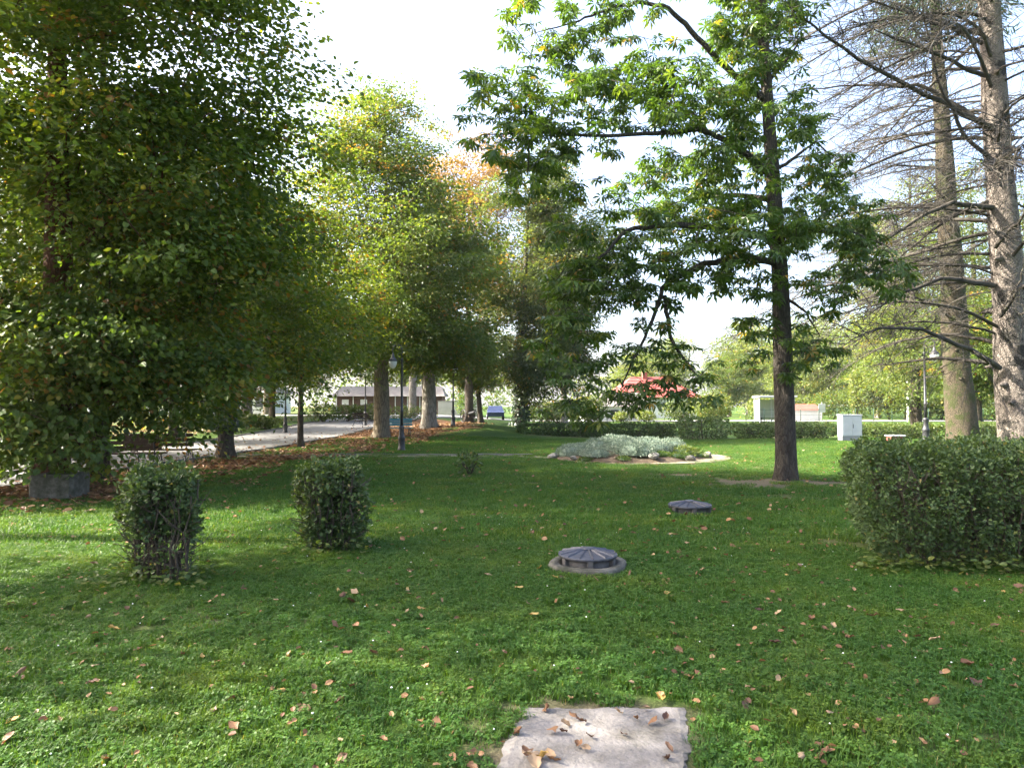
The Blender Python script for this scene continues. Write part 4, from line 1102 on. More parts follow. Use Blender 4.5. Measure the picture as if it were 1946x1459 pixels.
BG = 'clipped hedges along the far side of the lawn'
def far_hedge(label, u0, u1, v, top, seed, depth=.9, mat='leaf_hedge', dens=1.0, rr=.22):
    a, c = G(u0, v), G(u1, v); d = (a[1] + c[1]) / 2
    zt = W(u0, top, d)[2]; zb = float(terrain((a[0] + c[0]) / 2, d)); lx = c[0] - a[0]
    hedge('clipped_hedge', label, ((a[0] + c[0]) / 2, d + depth / 2, zb), (lx, depth, max(.5, zt - zb)), seed, int(lx * 1500 * dens), .085, mat=mat, stems=int(6 * lx) + 4, group=BG, round_=rr)
far_hedge('long low dark hedge behind the silver rockery', 985, 1296, 829, 806, 91, 1.0)
far_hedge('taller clipped bush at the end of the long low hedge', 1300, 1392, 837, 796, 92, 1.8, rr=.35)
far_hedge('low hedge passing behind the chestnut trunk', 1396, 1600, 834, 806, 93, 1.0)
far_hedge('short hedge between the cabinet and its gap', 1634, 1662, 833, 808, 94, .9)
far_hedge('sunlit low hedge behind the lamp and low stone block', 1668, 1806, 835, 808, 95, 1.2, 'leaf_hedge_lit')
far_hedge('low hedge past the dark spruce trunk', 1860, 1960, 832, 805, 96, 1.2, 'leaf_hedge_lit')

def bush(name, label, base, rad, seed, n, size, mat, group=None, cat='bush'):
    g = np.random.default_rng(seed); root = empty(name, base); tag(root, label, cat, group)
    lob = 7; d = unit(g.normal(0, 1, (lob, 3))); d[:, 2] = np.abs(d[:, 2]) * .7
    lc = d * .45; wv = g.integers(0, lob, n)
    u_ = unit(g.normal(0, 1, (n, 3))); p = (lc[wv] + u_ * .58 * g.uniform(.55, 1, (n, 1))) * np.asarray(rad) + np.array([0, 0, rad[2] * .55])
    kp = p[:, 2] > 0; p = p[kp]; u_ = u_[kp]; n = len(p)
    V, F, tt = place_leaves(tpl_oval(), p, unit(u_ + g.normal(0, .6, (n, 3))), unit(u_ + np.array([0, 0, .7]) + g.normal(0, .5, (n, 3))), size * g.uniform(.6, 1.3, n), np.clip(g.normal(.5, .25, n), 0, 1))
    link('foliage', mesh_np('foliage', V, [F], M[mat], False, {'tint': tt}), root)
    mb = MB()
    for k in range(9):
        a = g.uniform(0, 6.28); e = np.array([math.cos(a) * rad[0] * .5, math.sin(a) * rad[1] * .5, rad[2] * g.uniform(.5, 1.0)])
        mb.tube([(0, 0, -.05), e * .45 + np.array([0, 0, .1 * rad[2]]), e], [.03, .02, .008], 5, caps=False)
    mb.obj('stems', M['twig'], root)
    return root

bush('garden_bush', 'yellow-green bush at the corner of the red roofed house', W(1352, 795, 62) * np.array([1, 1, 0]) + np.array([0, 0, .3]), (2.2, 2, 2.1), 101, 2600, .20, 'leaf_pale')
bush('garden_bush', 'rounded green bush below the red roof', W(1290, 795, 66) * np.array([1, 1, 0]) + np.array([0, 0, .3]), (2.4, 2, 1.5), 102, 2400, .20, 'leaf_hedge_lit')
bush('garden_bush', 'pale bush in front of the white outbuilding windows', W(1225, 797, 64) * np.array([1, 1, 0]) + np.array([0, 0, .3]), (1.2, 1, .8), 103, 1100, .16, 'leaf_pale')
bush('garden_bush', 'yellowish bush against the white outbuilding', W(1180, 797, 64) * np.array([1, 1, 0]) + np.array([0, 0, .3]), (.9, .9, .7), 104, 900, .16, 'leaf_pale')
bush('garden_bush', 'dull green bush behind the fence by the cabinet', W(1690, 795, 76) * np.array([1, 1, 0]) + np.array([0, 0, .3]), (4.6, 2.5, 4.2), 105, 4200, .24, 'leaf_grey')
bush('columnar_shrub', 'narrow yellow shrub standing behind the cabinet', W(1629, 795, 76) * np.array([1, 1, 0]) + np.array([0, 0, .3]), (.95, .9, 4.6), 106, 1800, .22, 'leaf_pale', cat='shrub')
for k, (u, v, y, rr, lb, mt) in enumerate([(1445, 797, 78, (3, 2, 2.0), 'low bush just left of the bus shelter', 'leaf_pale'), (1585, 797, 80, (3, 2, 2.6), 'leafy bush right of the white sign', 'leaf_linden'),
                                           (1790, 797, 74, (3, 2, 2.4), 'bush behind the fence between lamp and spruce', 'leaf_linden'), (1900, 800, 60, (4, 2.5, 2.6), 'bush at the edge behind the pale spruce', 'leaf_linden'),
                                           (1060, 800, 60, (3.4, 2, 1.6), 'low bush beneath the slim poplar', 'leaf_grey'), (1120, 800, 62, (2.0, 1.6, 1.9), 'bush left of the white outbuilding', 'leaf_linden')]):
    bush('garden_bush', lb, W(u, v, y) * np.array([1, 1, 0]) + np.array([0, 0, float(terrain(W(u, v, y)[0], y))]), rr, 110 + k, 2600, .22, mt)
for k, (u, v, rr, lb) in enumerate([(615, 802, (2.0, 1.2, 1.0), 'lit bush at the start of the row along the sheds'), (660, 801, (2.2, 1.2, .95), 'second lit bush of the row along the sheds'),
                                    (705, 800, (2.0, 1.2, .95), 'third lit bush of the row along the sheds'), (775, 800, (2.4, 1.2, .9), 'last lit bush of the row along the sheds'),
                                    (470, 815, (1.5, 1.0, .7), 'sunlit low bush on the far lawn by the ivy trunk'), (505, 815, (1.2, 1.0, .55), 'smaller sunlit bush on the far lawn'),
                                    (375, 815, (1.6, 1.0, .8), 'dark low bush on the far lawn behind the boughs')]):
    bush('garden_bush', lb, G(u, v), rr, 130 + k, 1300, .15, 'leaf_hedge_lit', 'bushes on the far lawn')
bush('garden_bush', 'round green bush behind the old cannon', at_ground(*(W(892, 795, 74)[:2])), (1.6, 1.4, 2.1), 140, 1800, .2, 'leaf_chestnut')
# little plant in the lawn
bush('small_shrub', 'tiny dark seedling shrub alone in the open lawn', G(893, 903), (.42, .4, .42), 141, 240, .10, 'leaf_hedge', cat='shrub')
bush('small_shrub', 'low dark sapling clump at the foot of the stone block', G(160, 925), (.7, .5, .6), 142, 420, .11, 'leaf_maple', cat='shrub')

# ------------------------------------------------------------------ rockery
bx_, by_, br_ = BED
bz = float(terrain(bx_, by_))
rock_root = MB()
rr = np.linspace(0, 2.65, 12); thr = np.arange(40) * 2 * math.pi / 40
def bed_h(dx, dy):
    r_ = min(1.0, math.hypot(dx, dy) / 2.65)
    return (1 - r_ * r_) ** .8 * (.20 + .17 * math.exp(-((dx + .5) / .9) ** 2) + .14 * math.exp(-((dx - .9) / .8) ** 2))
Vm = [(0, 0, bed_h(0, 0))]
for r_ in rr[1:]:
    for t_ in thr:
        Vm.append((r_ * math.cos(t_), r_ * math.sin(t_), bed_h(r_ * math.cos(t_), r_ * math.sin(t_)) + .05 * (vnoise(np.array(r_ * math.cos(t_) * 2 + 9), np.array(r_ * math.sin(t_) * 2 + 4), 5) - .5) + (.0 if r_ < 2.6 else -.05)))
Fm3 = [(0, 1 + k, 1 + (k + 1) % 40) for k in range(40)]
Fm4 = [(1 + a * 40 + k, 1 + (a + 1) * 40 + k, 1 + (a + 1) * 40 + (k + 1) % 40, 1 + a * 40 + (k + 1) % 40) for a in range(10) for k in range(40)]
bed = link('flower_bed', mesh_np('flower_bed', Vm, [Fm3, Fm4], M['soil']), None, (bx_, by_, bz + .02)); tag(bed, 'low round earth mound of the rockery on the lawn', 'flower bed')

def cushion(seed, rx, ry, rz, n, size, mat):
    g = np.random.default_rng(seed); u_ = unit(g.normal(0, 1, (n, 3))); u_[:, 2] = np.abs(u_[:, 2])
    lump = .82 + .36 * vnoise(u_[:, 0] * 3 + 7, u_[:, 1] * 3 + seed, seed)
    p = u_ * np.array([rx, ry, rz]) * lump[:, None] * g.uniform(.86, 1.02, (n, 1))
    V, F, tt = place_leaves((np.array([(0, 0, 0), (.5, .16, .03), (.5, -.16, .03), (1, 0, 0)]), np.array([(0, 2, 3), (0, 3, 1)])), p, unit(u_ * .8 + g.normal(0, .5, (n, 3))), unit(u_ + g.normal(0, .5, (n, 3))), size * g.uniform(.6, 1.3, n), np.clip(g.normal(.5, .25, n) + .15 * (lump - 1), 0, 1))
    # low dome inside, so that the cushion is closed
    th_ = np.arange(14) * 2 * math.pi / 14; D = []
    for ph in (0, .45, .9, 1.3):
        D += [(rx * .8 * math.cos(ph) * math.cos(t_), ry * .8 * math.cos(ph) * math.sin(t_), rz * .8 * math.sin(ph)) for t_ in th_]
    Q = np.array([(a * 14 + k, a * 14 + (k + 1) % 14, (a + 1) * 14 + (k + 1) % 14, (a + 1) * 14 + k) for a in range(3) for k in range(14)]) + len(V)
    return mesh_np('silver_plant', np.concatenate([V, D]), [F, Q], M[mat], False, {'tint': np.concatenate([tt, np.full(len(D), .25)])})
cush = [cushion(201, .75, .6, .34, 3000, .06, 'leaf_silver'), cushion(202, .9, .7, .30, 3400, .06, 'leaf_silver'), cushion(203, .6, .6, .38, 2600, .055, 'leaf_silver')]
g = np.random.default_rng(77)
SL = ['silver cushion plant on the top of the rockery', 'pale silver cushion beside the topmost one on the rockery', 'silver cushion at the left end of the rockery', 'silver cushion spilling over the front left rim of the rockery',
      'broad silver cushion at the front middle of the rockery', 'silver cushion in the centre of the rockery slope', 'small silver cushion behind the left end of the rockery', 'pale silver cushion at the rear right of the rockery',
      'silver cushion low on the front right of the rockery middle', 'silver cushion at the back of the rockery', 'silver cushion half way up the left slope of the rockery']
for k, (dx, dy, s, v_) in enumerate([(-.35, .3, 1.05, 0), (.75, .35, 1.1, 1), (-1.9, -.5, .9, 2), (-1.2, -1.35, .95, 1), (-.1, -1.75, 1.0, 0), (-.3, -.7, 1.1, 1), (-1.6, .5, .95, 0), (1.5, .2, .85, 2), (.75, -.95, .9, 0), (.3, 1.2, 1.0, 1), (-1.0, -.4, 1.0, 2)]):
    r_ = math.hypot(dx, dy); z = bed_h(dx, dy)
    o = link('silver_plant', cush[v_], None, (bx_ + dx, by_ + dy, bz + z - .02), (0, 0, g.uniform(0, 6)), (s * .92, s * .92, s * g.uniform(.8, 1.3))); tag(o, SL[k], 'plant', 'silver cushions of the rockery')
gc = [cushion(211, .5, .45, .20, 800, .08, 'leaf_hedge_lit'), cushion(212, .45, .4, .16, 700, .07, 'leaf_chestnut')]
GL = ['olive green low plant on the right slope of the rockery', 'green plant at the front right rim of the rockery', 'dark green plant at the right end of the rockery', 'green tuft at the front middle rim of the rockery', 'small green plant at the front left rim of the rockery', 'olive plant right of the silver cushions', 'green plant between two pale stones of the rockery']
for k, (dx, dy, s, v_) in enumerate([(1.5, -.9, 1.1, 0), (1.2, -1.75, .9, 1), (2.1, -.7, .9, 1), (-.5, -2.25, .6, 1), (-1.55, -1.85, .6, 1), (1.75, -.2, 1.1, 0), (.65, -1.8, .8, 1)]):
    r_ = math.hypot(dx, dy); z = bed_h(dx, dy)
    o = link('green_plant', gc[v_], None, (bx_ + dx, by_ + dy, bz + z - .02), (0, 0, g.uniform(0, 6)), (s, s, s)); tag(o, GL[k], 'plant', 'green plants of the rockery')

def boulder(seed, r, mat, sub=2, squash=.7):
    import bmesh
    bm = bmesh.new(); bmesh.ops.create_icosphere(bm, subdivisions=sub, radius=1)
    g = np.random.default_rng(seed); o = g.uniform(0, 50, 3)
    for v in bm.verts:
        c = v.co; n_ = float(vnoise(np.array(c.x * 1.3 + o[0] + c.z), np.array(c.y * 1.3 + o[1] - c.z), seed))
        v.co = c * r * (.72 + .5 * n_); v.co.z *= squash
    me = bpy.data.meshes.new('stone'); bm.to_mesh(me); bm.free(); me.materials.append(M[mat])
    return me
sm = [boulder(s_, .2, 'stone') for s_ in (1, 2, 3)]
TL = ['pale stone at the left tip of the rockery', 'rounded stone low at the front of the rockery middle', 'pale stone at the right tip of the rockery', 'stone beside the right tip of the rockery', 'small stone at the front left rim of the rockery', 'flat stone on the front right rim of the rockery', 'stone standing on the right rear rim of the rockery', 'reddish-grey stone among the silver cushions']
for k, (dx, dy, s) in enumerate([(-2.45, -.6, .85), (.35, -2.25, .85), (2.45, -.3, .8), (2.35, -.8, .7), (-1.9, -1.6, .5), (1.5, -2.0, .8)]):
    r_ = math.hypot(dx, dy); z = bed_h(dx, dy)
    o = link('stone', sm[k % 3], None, (bx_ + dx, by_ + dy, bz + z + .06), (g.uniform(-.3, .3), g.uniform(-.3, .3), g.uniform(0, 6)), (s * 1.15, s, s)); tag(o, TL[k], 'stone', 'stones of the rockery')

# ------------------------------------------------------------------ lawn furniture
def manhole(label, base, ring, s=1.0):
    root = empty('manhole', base, .3); tag(root, label, 'manhole')
    g = np.random.default_rng(int(base[1] * 10))
    if ring:
        sd = 40; prof = np.array([(.40, -.1), (.405, .045), (.385, .07), (.30, .065), (.285, .03), (.26, .02)])
        mb = MB(); mb.lathe(prof, sides=sd); V = mb.v[0]
        V[:, :2] *= (1 + .05 * np.sin(np.arctan2(V[:, 1], V[:, 0]) * 4 + 1) + g.normal(0, .012, len(V)))[:, None]
        mb.obj('concrete_ring', M['concrete_old'], root)
    z0 = .03 if ring else -.02
    MB().lathe([(.25, z0 - .1), (.25, z0 + .10), (.21, z0 + .10), (.21, z0 + .08)], sides=32).obj('collar', M['collar'], root)
    zl = z0 + .115
    for k in range(6):
        a = k * math.pi / 3 + .2
        MB().box(-.035, .035, -.03, .03, z0 + .02, zl - .004, .006).obj('support', M['collar'], root, loc=(math.cos(a) * .262, math.sin(a) * .262, 0), rot=(0, 0, a))
    MB().lathe([(.295, zl - .022), (.302, zl - .012), (.302, zl), (.29, zl + .006), (.07, zl + .046), (.0005, zl + .052)], sides=48).obj('lid', M['lid'], root, smooth=False)
    rib = MB(); rib.add([(.06, -.009, zl + .044), (.06, .009, zl + .044), (.06, 0, zl + .062), (.296, -.009, zl), (.296, .009, zl), (.296, 0, zl + .019)], [[(0, 1, 4, 3)], [(0, 3, 5, 2), (1, 2, 5, 4)], [(3, 4, 5), (0, 2, 1)]])
    rm = rib.mesh('rib', M['lid'], False)
    for k in range(14): link('rib', rm, root, (0, 0, 0), (0, 0, k * 2 * math.pi / 14))
    MB().lathe([(.068, zl + .045), (.068, zl + .058), (.055, zl + .064), (.0005, zl + .066)], sides=20).obj('hub', M['lid'], root)
    root.scale = (s, s, s)
    return root
manhole('ribbed dark manhole lid on a broken concrete ring in the lawn', G(1117, 1079), True, .97)
manhole('ribbed dark manhole lid set straight in the grass near the chestnut', G(1311, 972), False, 1.1)

# slab at the bottom of the picture
sl = empty('concrete_slab_path', (0, 0, 0)); tag(sl, 'weathered concrete slab path ending in the lawn', 'path')
def slab(x0, x1, y0, y1, seed, name, mat, zt):
    g = np.random.default_rng(seed); nx_, ny_ = 26, 20
    gx = np.linspace(x0, x1, nx_); gy = np.linspace(y0, y1, ny_); XX, YY = np.meshgrid(gx, gy)
    edge = (XX == x0) | (XX == x1) | (YY == y0) | (YY == y1)
    XX = XX + np.where(edge, .05 * (vnoise(XX * 7, YY * 7, seed) - .5) + g.normal(0, .007, XX.shape), 0); YY = YY + np.where(edge, .05 * (vnoise(XX * 7, YY * 7, seed + 9) - .5) + g.normal(0, .006, XX.shape), 0)
    ZZ = zt + .006 * (vnoise(XX * 3, YY * 3, seed) - .5) - np.where(edge, .010, 0)
    XX = XX + .2 * (YY - 3.70)
    V = np.stack([XX, YY, ZZ], -1).reshape(-1, 3)
    i = np.arange(ny_ - 1)[:, None] * nx_; j = np.arange(nx_ - 1)[None]
    q = np.stack([i + j, i + j + 1, i + nx_ + j + 1, i + nx_ + j], -1).reshape(-1, 4)
    bd = list(range(nx_)) + [nx_ * r_ + nx_ - 1 for r_ in range(1, ny_)] + [nx_ * (ny_ - 1) + c for c in range(nx_ - 2, -1, -1)] + [nx_ * r_ for r_ in range(ny_ - 2, 0, -1)]
    low = V[bd] - np.array([0, 0, .12]); n0 = len(V)
    sk = [(bd[(k + 1) % len(bd)], bd[k], n0 + k, n0 + (k + 1) % len(bd)) for k in range(len(bd))]
    return link(name, mesh_np(name, np.concatenate([V, low]), [q, sk], mat, False), sl)
zs = float(terrain(.4, 3.3)) + .014
slab(.06, .92, 3.06, 3.70, 1, 'slab', M['concrete'], zs)
slab(.40, .92, 2.30, 3.045, 2, 'slab', M['concrete'], zs + .004)
# patterned paver in the corner
pv = MB(); pv.box(-.07, .255, 2.72, 3.05, zs - .08, zs + .006, .008); pav = pv.obj('paver', M['concrete'], sl)
stud = MB().lathe([(.008, 0), (.007, .004), (.003, .006)], sides=6).mesh('stud', M['concrete'])
for a in range(11):
    for c in range(11):
        link('stud', stud, pav, (-.07 + .03 + a * .0265 + (.013 if c % 2 else 0) - .006, 2.745 + c * .028, zs + .0055))
slab(.08, .385, 2.2, 2.70, 3, 'slab', M['concrete'], zs + .002)

# stone block by the first trunk
sb = G(86, 951); d = sb[1]
blk = MB(); blk.box(-.36, .36, -.34, .34, -.1, .43, .05)
o = blk.obj('stone_block', M['concrete_old'], None, loc=sb + np.array([0, .38, 0]), rot=(0, 0, .12)); tag(o, 'rough grey stone block standing in fallen leaves', 'block')

# ------------------------------------------------------------------ lamps
def make_lamp(label, base, rz, scale=1.0):
    root = empty('street_lamp', base, rz, scale); tag(root, label, 'lamp', 'cast-iron park lamps')
    MB().lathe([(.15, -.05), (.15, .05), (.125, .09), (.115, .42), (.13, .45), (.13, .50), (.10, .54), (.085, .80), (.10, .83), (.10, .88), (.065, .93)], sides=16).obj('base', M['iron'], root)
    mb = MB(); mb.lathe([(.055, .90), (.05, 1.4), (.062, 1.42), (.062, 1.47), (.046, 1.49), (.036, 3.3), (.045, 3.32), (.045, 3.36), (.03, 3.38)], sides=12)
    mb.obj('pole', M['iron'], root)
    t = np.linspace(0, math.pi * 1.12, 18)
    arc = [(0, 0, 3.36), (0, 0, 3.62)] + [(-.17 + .17 * math.cos(a), 0, 3.66 + .22 * math.sin(a)) for a in t]
    mb = MB(); mb.tube(arc, .018, 8)
    sp = np.linspace(0, 4.6, 22); mb.tube([(-.13 + (.085 - .014 * s_) * math.cos(s_ - .6) + .03, 0, 3.52 + (.085 - .014 * s_) * math.sin(s_ - .6)) for s_ in sp], .010, 6)
    mb.tube([(0, 0, 3.30), (-.10, 0, 3.36), (-.2, 0, 3.5)], .011, 6)
    mb.obj('arm', M['iron'], root)
    x0 = arc[-1][0]
    MB().lathe([(.02, 3.60), (.03, 3.52), (.05, 3.50), (.05, 3.44), (.085, 3.40), (.165, 3.30), (.17, 3.275), (.15, 3.27)], c=(x0, 0, 0), sides=20).obj('lamp_cap', M['iron'], root)
    MB().lathe([(.148, 3.272), (.152, 3.23), (.14, 3.16), (.11, 3.08), (.06, 3.02), (.0005, 3.0)], c=(x0, 0, 0), sides=20).obj('globe', M['globe'], root)
    return root
l1 = make_lamp('black lamp with white globe beside the narrow track on the lawn', G(763, 857), 0.15, 1.02)
for (u, v, rz, s, lb) in [(1760, 841, 2.4, 1.18, 'black lamp with white globe left of the dark spruce trunk'), (542, 823, 1.0, 1.0, 'lamp across the path near the lit bush'), (694, 809, .4, 1.0, 'lamp across the path in front of the sheds'),
                          (861, 809, 2.0, 1.0, 'lamp beside the path left of the old cannon')]:
    copy_tree(l1, G(u, v), rz, s, lb, 'cast-iron park lamps')

# ------------------------------------------------------------------ benches
def make_bench(label, base, rz, slatmat='wood', group='park benches'):
    root = empty('park_bench', base, rz); tag(root, label, 'bench', group)
    for k in range(4): MB().box(-.9, .9, -.02 + k * .11, .07 + k * .11, .43, .465, .008).obj('seat_slat', M[slatmat], root)
    for k in range(3): MB().box(-.9, .9, .43 + k * .035, .46 + k * .035, .55 + k * .13, .65 + k * .13, .008).obj('back_slat', M[slatmat], root)
    for sx in (-.72, .72):
        a = np.linspace(0, 1, 9)
        mb = MB()
        mb.tube([(sx, -.02 - .16 * math.sin(s_ * 3.1) * (1 - s_) - .06 * (1 - s_), .43 * s_) for s_ in a], .018, 6)
        mb.tube([(sx, .42 + .20 * math.sin(s_ * 3.1) * (1 - s_) + .08 * (1 - s_), .43 * s_) for s_ in a], .018, 6)
        mb.tube([(sx, -.02, .42), (sx, .2, .40), (sx, .42, .42), (sx, .47, .6), (sx, .54, .95)], .016, 6)
        mb.tube([(sx, .2 + .13 * math.cos(s_), .28 + .11 * math.sin(s_)) for s_ in np.linspace(0, 3.14, 9)], .013, 6)
        mb.obj('leg', M['iron'], root)
    return root
b1 = make_bench('park bench with curved iron legs facing the path under the low boughs', G(248, 893), 3.3)
copy_tree(b1, G(312, 884), 3.3, 1.0, 'second park bench under the low boughs, next to the ivy trunk', 'park benches')
copy_tree(b1, G(698, 812), 1.2, 1.0, 'dark park bench by the lamp across the path', 'park benches')
bench_t = make_bench('bench with teal slats behind the hooked lamp', G(752, 830), .3, 'teal')

# ------------------------------------------------------------------ cabinet, low block, cannon
c0 = G(1615, 838)
cab = empty('electric_cabinet', c0, .05); tag(cab, 'pale grey electrical cabinet in front of the low hedge', 'cabinet')
MB().box(-.46, .46, -.2, .2, -.1, .22, .01).obj('plinth', M['plinth'], cab)
MB().box(-.47, .47, -.21, .21, .222, 1.17, .012).obj('body', M['cabinet'], cab)
MB().box(-.49, .49, -.24, .24, 1.172, 1.215, .012).obj('roof', M['cabinet'], cab)
for sx in (-1, 1):
    dd = MB().box(-.215, .215, -.012, .0, .26, 1.13, .004).obj('door', M['cabinet'], cab, loc=(sx * .222, -.213, 0))
    if sx == 1: MB().box(-.012, .012, -.03, -.013, .60, .78, .004).obj('handle', M['iron'], dd, loc=(-.18, 0, 0))
lb_ = G(1702, 840)
blk = empty('low_bench_block', lb_, .1); tag(blk, 'low brown block with white top near the lamp foot', 'block')
MB().box(-.32, .32, -.2, .2, -.05, .26, .015).obj('body', M['red_brown'], blk)
MB().box(-.36, .36, -.23, .23, .262, .315, .012).obj('top', M['white'], blk)

cn = empty('old_cannon', G(891, 803), .5); tag(cn, 'small old field cannon on spoked wheels by the path', 'cannon')
def wheel(sx):
    mb = MB(); a = np.linspace(0, 2 * math.pi, 25)
    mb.tube([(0, .5 * math.cos(t_), .5 + .5 * math.sin(t_)) for t_ in a], .035, 6, caps=False); w_ = mb.obj('wheel', M['iron'], cn, loc=(sx * .48, 0, .02))
    for k in range(10):
        t_ = k * math.pi / 5; MB().tube([(0, .06 * math.cos(t_), .5 + .06 * math.sin(t_)), (0, .48 * math.cos(t_), .5 + .48 * math.sin(t_))], .02, 5).obj('spoke', M['wood'], w_)
    mb = MB(); mb.tube([(-.08, 0, .5), (.08, 0, .5)], .08, 10); mb.obj('hub', M['iron'], w_)
wheel(-1); wheel(1)
MB().tube([(0, .45, .62), (0, .3, .64), (0, -.4, .74), (0, -.95, .83), (0, -1.0, .84)], [.10, .13, .115, .085, .10], 12).obj('barrel', M['iron'], cn)
MB().box(-.12, .12, -.25, .35, .40, .58, .02).obj('carriage', M['wood'], cn)
MB().tube([(0, .2, .45), (0, 1.3, .08)], [.10, .07], 8).obj('trail', M['wood'], cn)
MB().tube([(-.45, 0, .52), (.45, 0, .52)], .045, 8).obj('axle', M['iron'], cn)

# ------------------------------------------------------------------ street: shelter, fence, signs, car
s0 = at_ground(*(W(1443, 800, 62)[:2]))
sh = empty('bus_shelter', s0); tag(sh, 'glazed bus shelter with pale roof beside the road', 'bus shelter')
for x in (0.05, 1.6, 3.2):
    for y in (0, 1.3):
        if x == 1.6 and y == 0: continue
        MB().box(x - .05, x + .05, y - .05, y + .05, -.1, 2.28, .01).obj('post', M['cabinet'], sh)
MB().box(-.12, 3.4, -.25, 1.5, 2.30, 2.48, .03).obj('roof', M['white'], sh)
for x0, x1 in ((.11, 1.54), (1.66, 3.14)):
    MB().box(x0, x1, 1.29, 1.31, .25, 2.15).obj('pane', M['glass'], sh)
    MB().box(x0, x1, 1.26, 1.285, 1.0, 1.06).obj('rail', M['cabinet'], sh)
for x in (.05, 3.2): MB().box(x - .01, x + .01, .06, 1.24, .25, 2.15).obj('pane', M['glass'], sh)
MB().box(.3, 2.9, .95, 1.2, .45, .5, .01).obj('seat', M['wood'], sh)
for x in (.6, 2.6): MB().box(x - .03, x + .03, 1.04, 1.1, -.05, .449).obj('seat_leg', M['iron'], sh)

f0 = 60.0
fe = empty('wire_fence', (0, f0, 0)); tag(fe, 'thin green post and rail fence along the road', 'fence')
fpost = MB().tube([(0, 0, -.1), (0, 0, 1.35)], .03, 6).mesh('post', M['green_wire'])
fx = np.arange(20.5, 44, 1.6)
for x in fx: link('post', fpost, fe, (x, 0, float(terrain(x, f0))))
for zr in (.35, .8, 1.25):
    MB().tube([(x, 0, float(terrain(x, f0)) + zr) for x in fx], .011, 4).obj('rail', M['green_wire'], fe)

sg = empty('road_sign', at_ground(*(W(1562, 797, 64)[:2]))); tag(sg, 'small white blank sign on a post near the road', 'sign')
MB().tube([(0, 0, -.1), (0, 0, 1.9)], .03, 6).obj('post', M['cabinet'], sg)
MB().box(-.32, .32, -.05, -.032, .95, 1.75, .008).obj('panel', M['white'], sg)
cp = empty('utility_post', at_ground(*(W(1727, 797, 66)[:2]))); tag(cp, 'pale concrete utility post in front of the bright trees', 'post')
MB().tube([(0, 0, -.2), (0, 0, 3.9)], [.17, .12], 8).obj('shaft', M['plaster'], cp)
MB().box(.20, .75, -.12, .12, .6, 2.1, .02).obj('meter_box', M['plaster'], cp)
MB().tube([(.48, 0, -.1), (.48, 0, .6)], .05, 6).obj('box_leg', M['plaster_grey'], cp)

rbx = empty('kiosk', at_ground(*(W(1528, 797, 74)[:2]))); tag(rbx, 'low reddish roofed kiosk behind the chestnut trunk', 'building')
MB().box(-1.4, 1.4, -1, 1, -.1, 1.15).obj('wall', M['plaster'], rbx)
mb = MB(); mb.add([(-1.6, -1.25, 1.12), (1.6, -1.25, 1.12), (1.6, 1.25, 1.12), (-1.6, 1.25, 1.12), (-1.2, 0, 1.75), (1.2, 0, 1.75)], [[(0, 1, 5, 4), (2, 3, 4, 5)], [(1, 2, 5), (3, 0, 4)], [(0, 3, 2, 1)]])
mb.obj('roof', M['red_brown'], rbx, smooth=False)

car = empty('parked_car', at_ground(*(W(941, 800, 69)[:2])), 1.57 + .05); tag(car, 'dark blue parked car seen beyond the leaf mound', 'car')
prof = [(-2.0, .35), (-2.05, .75), (-1.2, .88), (-.65, 1.38), (.75, 1.40), (1.45, .95), (2.0, .85), (2.05, .4)]
mb = MB(); n = len(prof)
V = [(x, s_ * (.82 if z < 1.2 else .66), z) for s_ in (-1, 1) for x, z in prof]
mb.add(V, [[(k, k + 1, n + k + 1, n + k) for k in range(n - 1)] + [(n - 1, 0, n, 2 * n - 1)], [tuple(range(n))[::-1]], [tuple(range(n, 2 * n))]])
mb.obj('body', M['blue'], car, smooth=False)
for sy in (-1, 1):
    for x in (-1.25, 1.3):
        wm = MB(); wm.tube([(x, sy * .72, .32), (x, sy * .86, .32)], .32, 16); w_ = wm.obj('wheel', M['rubber'], car)
        rmx = MB(); rmx.tube([(x, sy * .855, .32), (x, sy * .875, .32)], .18, 12); rmx.obj('rim', M['cabinet'], w_)
    mb = MB(); mb.add([(-.95, sy * .80, .95), (1.2, sy * .80, .98), (.72, sy * .685, 1.33), (-.58, sy * .685, 1.33)], [[(0, 1, 2, 3)]]); mb.obj('window', M['window'], car, smooth=False)

